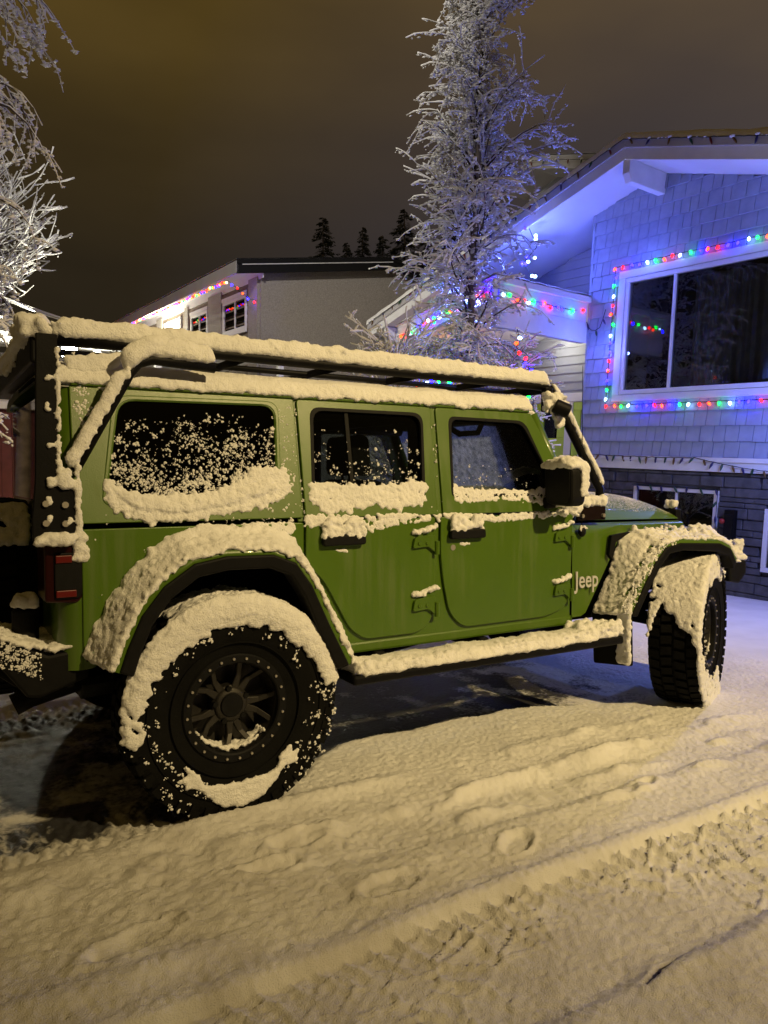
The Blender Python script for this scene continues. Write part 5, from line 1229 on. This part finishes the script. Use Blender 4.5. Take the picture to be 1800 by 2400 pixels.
window(4.18, 2.96, 4.93, 5.66, NHs, 3.55, .07, -.04, depth=.0)
for a, b in ((1.97, .53), (4.21, 2.93)):
    mb = MB(); mb.box(-a, -b, -.06, -.02, 4.86, 4.93); mb.build('window_sill', M['white'], NHs)
    mb = MB(); mb.box(-a, -b, -.05, -.02, 5.66, 5.74); mb.build('window_head', M['white'], NHs)
mb = MB(); mb.box(-6.45, -5.0, -.03, -.005, 3.3, 5.75); mb.box(-5.1, -4.95, -.05, -.0, 3.3, 5.75); mb.build('door', M['white'], NHs)
def lslab(mb, d0, d1, x0, x1, t0, t1): mb.loft([[(x, d0, zl(d0) - t0), (x, d0, zl(d0) - t1), (x, d1, zl(d1) - t1), (x, d1, zl(d1) - t0)] for x in (x0, x1)])
mb = MB(); lslab(mb, -.58, 3.1, -11, .33, .02, .14); lslab(mb, 3.1, 8, -11, .33, .02, .14); mb.build('roof', M['fblack'], NHs)
mb = MB(); lslab(mb, -.55, .1, -10.9, .30, .142, .165); mb.box(-10.9, .3, -.02, 0, 5.86, zl(0) - .16); mb.build('soffit', M['soffit'], NHs)
mb = MB(); lslab(mb, -.62, 3.1, .33, .37, .0, .27); lslab(mb, 3.1, 8, .33, .37, .0, .27); lslab(mb, -.62, 3.1, .372, .40, -.02, .08); lslab(mb, 3.1, 8, .372, .40, -.02, .08); mb.build('fascia', M['fblack'], NHs)
mb = MB(); mb.box(-11, .37, -.63, -.585, zl(-.6) - .26, zl(-.6) - .02); mb.build('eave_fascia', M['fascia'], NHs)
mb = MB(); mb.grid(lambda u, v: (.41 - 11.4 * u, -.66 + 8.6 * v, zl(-.66 + 8.6 * v) + .04 * min(1, u * 60, v * 60) ** .5 + .005 * fnoise((u * 9, v * 6, 0), 2)), 60, 50); mb.build('roof_snow', M['snow'], NHs, True)
mb = MB(); lslab(mb, -.5, 3.1, .372, .378, .085, .105); mb.build('snow_ledge', M['snow'], NHs)
mb = MB(); mb.box(.06, .10, 2.72, 3.08, 5.84, 6.20)
for k in range(7): mb.box(.10, .112, 2.74, 3.06, 5.86 + k * .048, 5.885 + k * .048)
mb.build('gable_vent', M['fblack'], NHs)
mb = MB(); mb.tube([(.075, .0, 5.62), (.08, .28, 5.50), (.08, .34, 5.38), (.08, .34, 3.0)], .022, 8); mb.build('conduit', M['stucco'], NHs)
string_lights([(-9.7, -.66, 5.83), (-.05, -.66, 5.77)], .105, 'lit coloured string lights along the eave of the stucco house', NHs, None, BME, ['red', 'amber', 'white', 'green', 'amber', 'blue', 'red', 'blue', 'amber'], .02, seed=21)
string_lights([(.03, -.66, 5.75), (.05, -.4, 5.55), (.02, -.2, 5.45), (.06, -.05, 5.42)], .14, 'short hanging tail of coloured lights at the stucco house corner', NHs, None, BMS, ['blue', 'red', 'amber'], .02, seed=22)
# bright wall lamp under that eave
wl = empty('wall_lamp'); wl.matrix_basis = NHs.matrix_basis @ Matrix.Translation((-5.75, -.10, 5.05)); tag(wl, 'bright white wall lamp beside the door of the stucco house', 'wall lamp')
M['cool'] = mat('cool_lamp', (.9, .9, .85), .4, emit=(1, .97, .78), estr=60)
mb = MB(); mb.box(-.06, .06, .02, .10, -.05, .22); mb.prism([(-.09, .14), (.09, .14), (.06, .2), (-.06, .2)], -.09, .06); bevel(mb.build('bracket', M['fblack'], wl), .005)
mb = MB(); mb.sphere((0, -.02, .05), .07, 2, (1, 1, 1.2)); mb.build('bulb', M['cool'], wl, True)
lamp('wall_lamp_light', (0, -.35, .10), 300, (1, .95, .70), .08, wl)
# ================================================================== trees and the rest of the yard
M['bark'] = mat('birch_bark', (.16, .13, .11), .8, 0, 14, .35, .004, 40)
M['twig'] = mat('dark_twig', (.045, .032, .026), .8)
M['treesnow'] = mat('branch_snow', (.80, .80, .82), .8, 0, 20, .06, spec=.15)
M['needle'] = mat('dark_conifer', (.022, .032, .020), .85, 0, 6, .35)
M['needlesnow'] = mat('conifer_snow', (.26, .26, .25), .9)
OCT = (np.array([(1, 0, 0), (-1, 0, 0), (0, 1, 0), (0, -1, 0), (0, 0, 1), (0, 0, -1)], float), [(0, 2, 4), (2, 1, 4), (1, 3, 4), (3, 0, 4), (2, 0, 5), (1, 2, 5), (3, 1, 5), (0, 3, 5)])
def leaf(mb, p, r, R2):
    v, f = OCT; M3 = np.array(Matrix.Rotation(R2.uniform(0, 6.3), 3, 'Z') @ Matrix.Rotation(R2.uniform(-.9, .9), 3, 'X'))
    s = np.array([R2.uniform(.8, 1.7), R2.uniform(.7, 1.1), R2.uniform(.35, .6)]) * r
    mb.add((v * s) @ M3.T + np.array(p), f)
def snow_tree(name, base, H, rad, z0, nb, label, group=None, seed=1, rise=(.5, 1.1), droop=.6, twigs=7, leaves=6, trunk_r=.07, lean=(0, 0), az=None, snow_r=.009, leaf_r=(.010, .024), cat='tree', sub=.45, kinks=.10):
    R2 = random.Random(seed); e = empty(name, base); tag(e, label, cat, group)
    tp = []; n = 16
    for i in range(n + 1):
        t = i / n; tp.append(Vector((lean[0] * t + .05 * math.sin(t * 7 + seed), lean[1] * t + .05 * math.cos(t * 5 + seed), H * t)))
    mb = MB(); mb.tube(tp, [trunk_r * (1 - .88 * (i / n)) for i in range(n + 1)], 8); mb.build('trunk', M['bark'], e, True)
    br = MB(); sn = MB()
    def tube2(pts, r0, r1, snow=True):
        k = len(pts); rr = [r0 + (r1 - r0) * i / (k - 1) for i in range(k)]; br.tube(pts, rr, 4, cap=False)
        if snow:
            sp = []; sr = []
            for i, p in enumerate(pts):
                d = pts[min(i + 1, k - 1)] - pts[max(i - 1, 0)]; flat = math.hypot(d.x, d.y) / max(1e-6, d.length)
                q = snow_r * (.25 + .75 * flat) * R2.uniform(.55, 1.35); sp.append(p + Vector((0, 0, rr[i] * .7 + q * .6))); sr.append(q)
            sn.tube(sp, sr, 5, cap=True)
    for b in range(nb):
        t = (b + R2.random()) / nb; z = z0 + (H * .97 - z0) * t ** .9; k = min(n - 1, int(z / H * n)); p0 = tp[k].lerp(tp[k + 1], z / H * n - k)
        a = R2.uniform(*az) if az and R2.random() < .75 else R2.uniform(0, 2 * math.pi)
        ln = rad(z / H) * R2.uniform(.55, 1.15); up_ = R2.uniform(*rise); pts = [p0]; d = Vector((math.cos(a), math.sin(a), up_)).normalized(); m = 7
        for i in range(m):
            d = (d + Vector((R2.uniform(-kinks, kinks) * 1.5, R2.uniform(-kinks, kinks) * 1.5, -droop * .30 * (i / m) * 2 + R2.uniform(-kinks, kinks)))).normalized(); pts.append(pts[-1] + d * (ln * 1.25 / m))
        tube2(pts, max(.005, trunk_r * .28 * (1 - .6 * t)), .0025)
        for _ in range(twigs):
            i = R2.randint(1, m - 1); f = R2.random(); q0 = pts[i].lerp(pts[i + 1], f); dd = (pts[i + 1] - pts[i]).normalized()
            side_ = Vector((R2.gauss(0, 1), R2.gauss(0, 1), R2.gauss(.1, .7))).normalized(); d2 = (dd * .55 + side_ * .8).normalized(); tl_ = ln * sub * R2.uniform(.4, 1.1); tp2 = [q0]
            for j in range(4):
                d2 = (d2 + Vector((R2.uniform(-.25, .25), R2.uniform(-.25, .25), -droop * .28 + R2.uniform(-.15, .15)))).normalized(); tp2.append(tp2[-1] + d2 * tl_ / 4)
            tube2(tp2, .0035, .0015)
            for _ in range(leaves):
                j = R2.randint(0, 3); q = tp2[j].lerp(tp2[j + 1], R2.random()); leaf(sn, q + Vector((R2.uniform(-.02, .02), R2.uniform(-.02, .02), R2.uniform(-.035, .012))), R2.uniform(*leaf_r), R2)
    cr = br.build('crown', M['twig'], e, False, fix=False); sn.build('snow_load', M['treesnow'], cr, True, fix=False)
    return e
def at(u, v, dist):
    d = ray(u, v); return CAM + d * dist
# tall narrow birch in front of the grey house
p = at(1093, 1000, 9.3); BB = (p.x, p.y, 0)
def birch_r(t): return .34 + .62 * math.exp(-((t - .40) / .20) ** 2)
snow_tree('birch_tree', BB, 10.6, birch_r, 1.2, 235, 'tall narrow birch laden with snow in front of the grey house', seed=4, rise=(.8, 2.2), droop=.62, twigs=13, leaves=9, trunk_r=.062, lean=(.22, -.10), leaf_r=(.011, .029), snow_r=.0095, sub=.60, kinks=.16)
p = at(930, 1000, 9.0)
snow_tree('shrub', (p.x, p.y, 0), 2.9, lambda t: 1.0 - .45 * t, .7, 80, 'spiky snow-covered shrub left of the birch', seed=9, rise=(.7, 1.3), droop=.05, twigs=7, leaves=2, trunk_r=.03, cat='shrub', snow_r=.014, leaf_r=(.008, .016), kinks=.04)
p = at(1200, 1000, 8.9)
snow_tree('shrub', (p.x, p.y, 0), 2.9, lambda t: .65 - .2 * t, .8, 60, 'loose snow-covered shrub right of the birch trunk', seed=19, rise=(.5, 1.2), droop=.3, twigs=6, leaves=4, trunk_r=.025, cat='shrub')
# lights wound through the shrubs
def free_lights(uvs, dist, label, spacing, seed):
    e0 = empty('t'); pts = [at(u, v, dist + .1 * math.sin(i * 2.1)) for i, (u, v) in enumerate(uvs)]
    s = string_lights(pts, spacing, label, e0, None, BMS, None, .03, hang=False, seed=seed); bpy.data.objects.remove(e0); return s
free_lights([(975, 905), (1000, 897), (1045, 899), (1072, 903)], 8.8, 'lit string lights low in the shrub, seen under the roof rack', .07, 31)
free_lights([(1212, 770), (1218, 800), (1210, 815), (1235, 830), (1225, 850), (1250, 872), (1228, 870), (1190, 874)], 8.6, 'lit string lights wound through the shrub right of the birch', .17, 32)
free_lights([(1002, 753), (1012, 760), (1030, 745)], 9.2, 'three warm string lights at the birch\'s left side', .06, 33)
free_lights([(1228, 915), (1238, 922), (1232, 935)], 8.4, 'few string lights beside the windscreen top', .10, 34)
# big bare tree lit by the floodlight, at the left edge of the picture
p = at(-95, 1000, 11.5)
snow_tree('bare_tree', (p.x, p.y, -.2), 6.7, lambda t: 1.2 * math.exp(-((t - .72) / .17) ** 2) + .14, 3.2, 120, 'broad bare tree with upswept snowy branches at the left edge', seed=11, rise=(.05, .5), droop=-.42, twigs=10, leaves=3, trunk_r=.13, snow_r=.014, leaf_r=(.010, .022), az=(-1.2, .9), sub=.42)
p = at(-150, 900, 6.0)
snow_tree('birch_tree', (p.x, p.y, -.1), 8.2, lambda t: .50 + .55 * t, 1.6, 74, 'weeping birch whose snowy leaf tips hang in at the top left corner', seed=15, rise=(.3, 1.0), droop=1.25, twigs=8, leaves=8, trunk_r=.07, snow_r=.009, az=(-1.0, .8), leaf_r=(.012, .030))
# conifers and a bare tree beyond the houses
def conifer(base, H, R, label, seed):
    R2 = random.Random(seed); e = empty('conifer_tree', base); tag(e, label, 'tree', 'conifers beyond the houses')
    mb = MB(); mb.tube([(0, 0, 0), (0, 0, H)], [.22, .02], 7); mb.build('trunk', M['bark'], e)
    mb = MB(); sn = MB(); nb = 230
    for b in range(nb):
        t = ((b + R2.random()) / nb) ** .75; z = H * (.30 + .70 * t); L_ = R * (1 - (z / H - .3) / .7) ** .85 * R2.uniform(.45, 1.2) + .10; a = R2.uniform(0, 6.28); dx, dy = math.cos(a), math.sin(a)
        m = 5; P = [Vector((dx * L_ * i / m, dy * L_ * i / m, z - .42 * L_ * (i / m) ** 1.2 + .28 * L_ * max(0, i / m - .6))) for i in range(m + 1)]
        for i in range(m):
            for s in (-1, 1):
                for _ in range(2):
                    q = P[i].lerp(P[i + 1], R2.random()); w = (.10 + .28 * L_ * (1 - i / m)) * R2.uniform(.5, 1.2); o = Vector((-dy * s * w + dx * w * .6, dx * s * w + dy * w * .6, -w * R2.uniform(.1, .7))); c = Vector((dx, dy, 0)) * (w * .35)
                    mb.add([q, q + o * .6 + c * .6 + Vector((0, 0, .02)), q + o, q + o * .5 - c * .4], [(0, 1, 2, 3)])
                    if R2.random() < .30:
                        u_ = Vector((0, 0, .025)); sn.add([q + u_, q + o * .55 + c * .5 + u_ * 2, q + o * .9 + u_, q + o * .45 - c * .3 + u_], [(0, 1, 2, 3)])
    cr = mb.build('crown', M['needle'], e, fix=False); sn.build('snow_load', M['needlesnow'], cr, fix=False)
for i, (u, v, w, d, lb) in enumerate([(757, 510, 70, 36, 'conifer standing alone, leftmost above the stucco house roof'), (812, 570, 50, 38, 'short conifer, second from the left above the stucco roof'), (850, 533, 50, 37, 'small pointed conifer in the middle above the stucco roof'), (897, 552, 60, 37, 'blunt conifer left of the tallest one'),
                                (948, 490, 90, 38, 'tallest dark conifer, just left of the birch'), (1000, 540, 90, 39, 'dark conifer partly behind the birch and gable'), (1060, 520, 110, 42, 'dark conifer hidden behind the birch crown')]):
    p = at(u, v, d); Hh = p.z + 1.5; conifer((p.x, p.y, -1.5), Hh, w * d / 1803 * 2.6, lb, 40 + i)
R2 = random.Random(5); p = at(500, 640, 27); e = empty('bare_tree', (p.x, p.y, -1)); e.scale = (.82, .82, .82); tag(e, 'leafless round-crowned tree behind the stucco house roof', 'tree')
mb = MB(); mb.tube([(0, 0, 0), (.1, 0, 4), (0, 0, 8)], [.25, .2, .12], 8); mb.build('trunk', M['bark'], e)
mb = MB()
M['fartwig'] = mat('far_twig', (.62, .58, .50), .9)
def grow(p, d, l, r, dep):
    q = p + d * l; m_ = p.lerp(q, .5) + Vector((R2.uniform(-1, 1), R2.uniform(-1, 1), R2.uniform(-1, 1))) * l * .08; mb.tube([p, m_, q], [r, r * .85, r * .7], 3, cap=False)
    if dep == 0: return
    for _ in range(R2.choice((3, 3, 4))):
        d2 = (d + Vector((R2.uniform(-1, 1), R2.uniform(-1, 1), R2.uniform(-.55, .75))) * .75).normalized(); grow(p.lerp(q, R2.uniform(.55, 1)), d2, l * R2.uniform(.62, .82), max(.006, r * .6), dep - 1)
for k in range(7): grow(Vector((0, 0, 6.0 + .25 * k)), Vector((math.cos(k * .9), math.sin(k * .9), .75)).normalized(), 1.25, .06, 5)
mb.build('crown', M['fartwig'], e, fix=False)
# carport behind the vehicle with the floodlight
cpt = empty('carport'); tag(cpt, 'open white-beamed carport lit by a floodlight, seen under the rack', 'carport')
cpt.location = (.2, 9.2, 0)
for x in (0, 2.2, 4.4):
    mb = MB(); mb.box(x - .05, x + .05, -.05, .05, 0, 3.38); mb.build('post', M['white'], cpt)
for q in ((-.08, .08, 3.38, 3.55), (3.92, 4.08, 3.62, 3.80)):
    mb = MB(); mb.box(-.4, 4.6, *q); mb.build('beam', M['white'], cpt)
for k in range(11):
    mb = MB(); mb.box(-.3 + k * .45, -.22 + k * .45, -.2, 4.1, 3.56, 3.64); mb.build('rafter', M['white'], cpt)
for x in (1.2, 3.2):
    mb = MB(); mb.tube([(x, .0, 3.4), (2.2, .0, 2.6)], .04, 6); mb.build('brace', M['white'], cpt)
mb = MB(); mb.grid(lambda u, v: (-.42 + 5.1 * u, -.2 + 4.4 * v, 3.65 + .22 * v + .09 * min(1, u * 20, (1 - u) * 20, v * 20) ** .5 + .01 * fnoise((u * 5, v * 5, 0), 3)), 60, 40); mb.build('roof_snow', M['snow'], cpt, True)
fl_ = empty('floodlight', at(163, 816, 11.9)); tag(fl_, 'brilliant white floodlight shining under the carport', 'floodlight')
M['flood'] = mat('floodlight_lens', (.9, .9, .85), .3, emit=(1, .98, .80), estr=220)
mb = MB(); mb.box(-.13, .13, .02, .10, -.15, .15); mb.box(-.02, .02, .04, .08, .1, .25); bevel(mb.build('housing', M['blackmetal'], fl_), .01)
mb = MB(); mb.box(-.11, .11, -.005, .018, -.13, .13); mb.build('lens', M['flood'], fl_)
o = lamp('floodlight_lamp', (0, -.25, -.05), 90, (1, .95, .70), .10, fl_, 'SPOT'); lamp('floodlight_spill', (0, -.25, -.02), 110, (1, .95, .70), .10, fl_); o.data.spot_size = R_(150); o.data.spot_blend = .5; o.rotation_euler = Vector((-.95, .1, .28)).to_track_quat('-Z', 'Y').to_euler()
# overhead wires from the left tree to the stucco house
for i, (a, b, lb) in enumerate([((45, 698, 11), (262, 768, 24), 'upper snow-crusted overhead wire running to the stucco house'), ((60, 708, 11), (215, 758, 24), 'thin second overhead wire under the upper one'), ((30, 735, 12), (330, 772, 26), 'heavy bundled overhead wire nearest the roof rack'), ((30, 745, 12), (330, 785, 26), 'lowest overhead wire just above the roof rack')]):
    P, Q = at(*a), at(*b); mb = MB(); pts = []
    D = (P - Q); P2 = P + D * .25
    for k in range(25): t = k / 24; c = P2.lerp(Q, t); c.z -= .5 * t * (1 - t); pts.append(c)
    mb.tube(pts, .022 if i != 1 else .014, 5); o = mb.build('overhead_wire', M['treesnow'], None, True); tag(o, lb, 'wire', 'overhead wires at the left')
# small red shed behind the tailgate
sh = empty('shed', (.15, 9.4, 0)); sh.location = at(15, 1050, 10.2); sh.location.z = 0
tag(sh, 'dark red shed with a snowy roof edge, seen past the tailgate', 'shed')
M['redwood'] = mat('red_boards', (.10, .022, .02), .8, 0, 8, .2)
mb = MB()
for k in range(22): mb.box(-2.4 + k * .13, -2.275 + k * .13, 0, 2.5, 0, 2.25)
mb.build('wall', M['redwood'], sh)
mb = MB(); mb.box(-2.5, .5, -.12, 2.6, 2.25, 2.36); mb.build('roof', M['white'], sh)
mb = MB(); mb.grid(lambda u, v: (-2.52 + 3.04 * u, -.14 + 2.7 * v, 2.35 + .12 * min(1, u * 15, (1 - u) * 15, v * 15) ** .5), 30, 30); mb.build('roof_snow', M['snow'], sh, True)
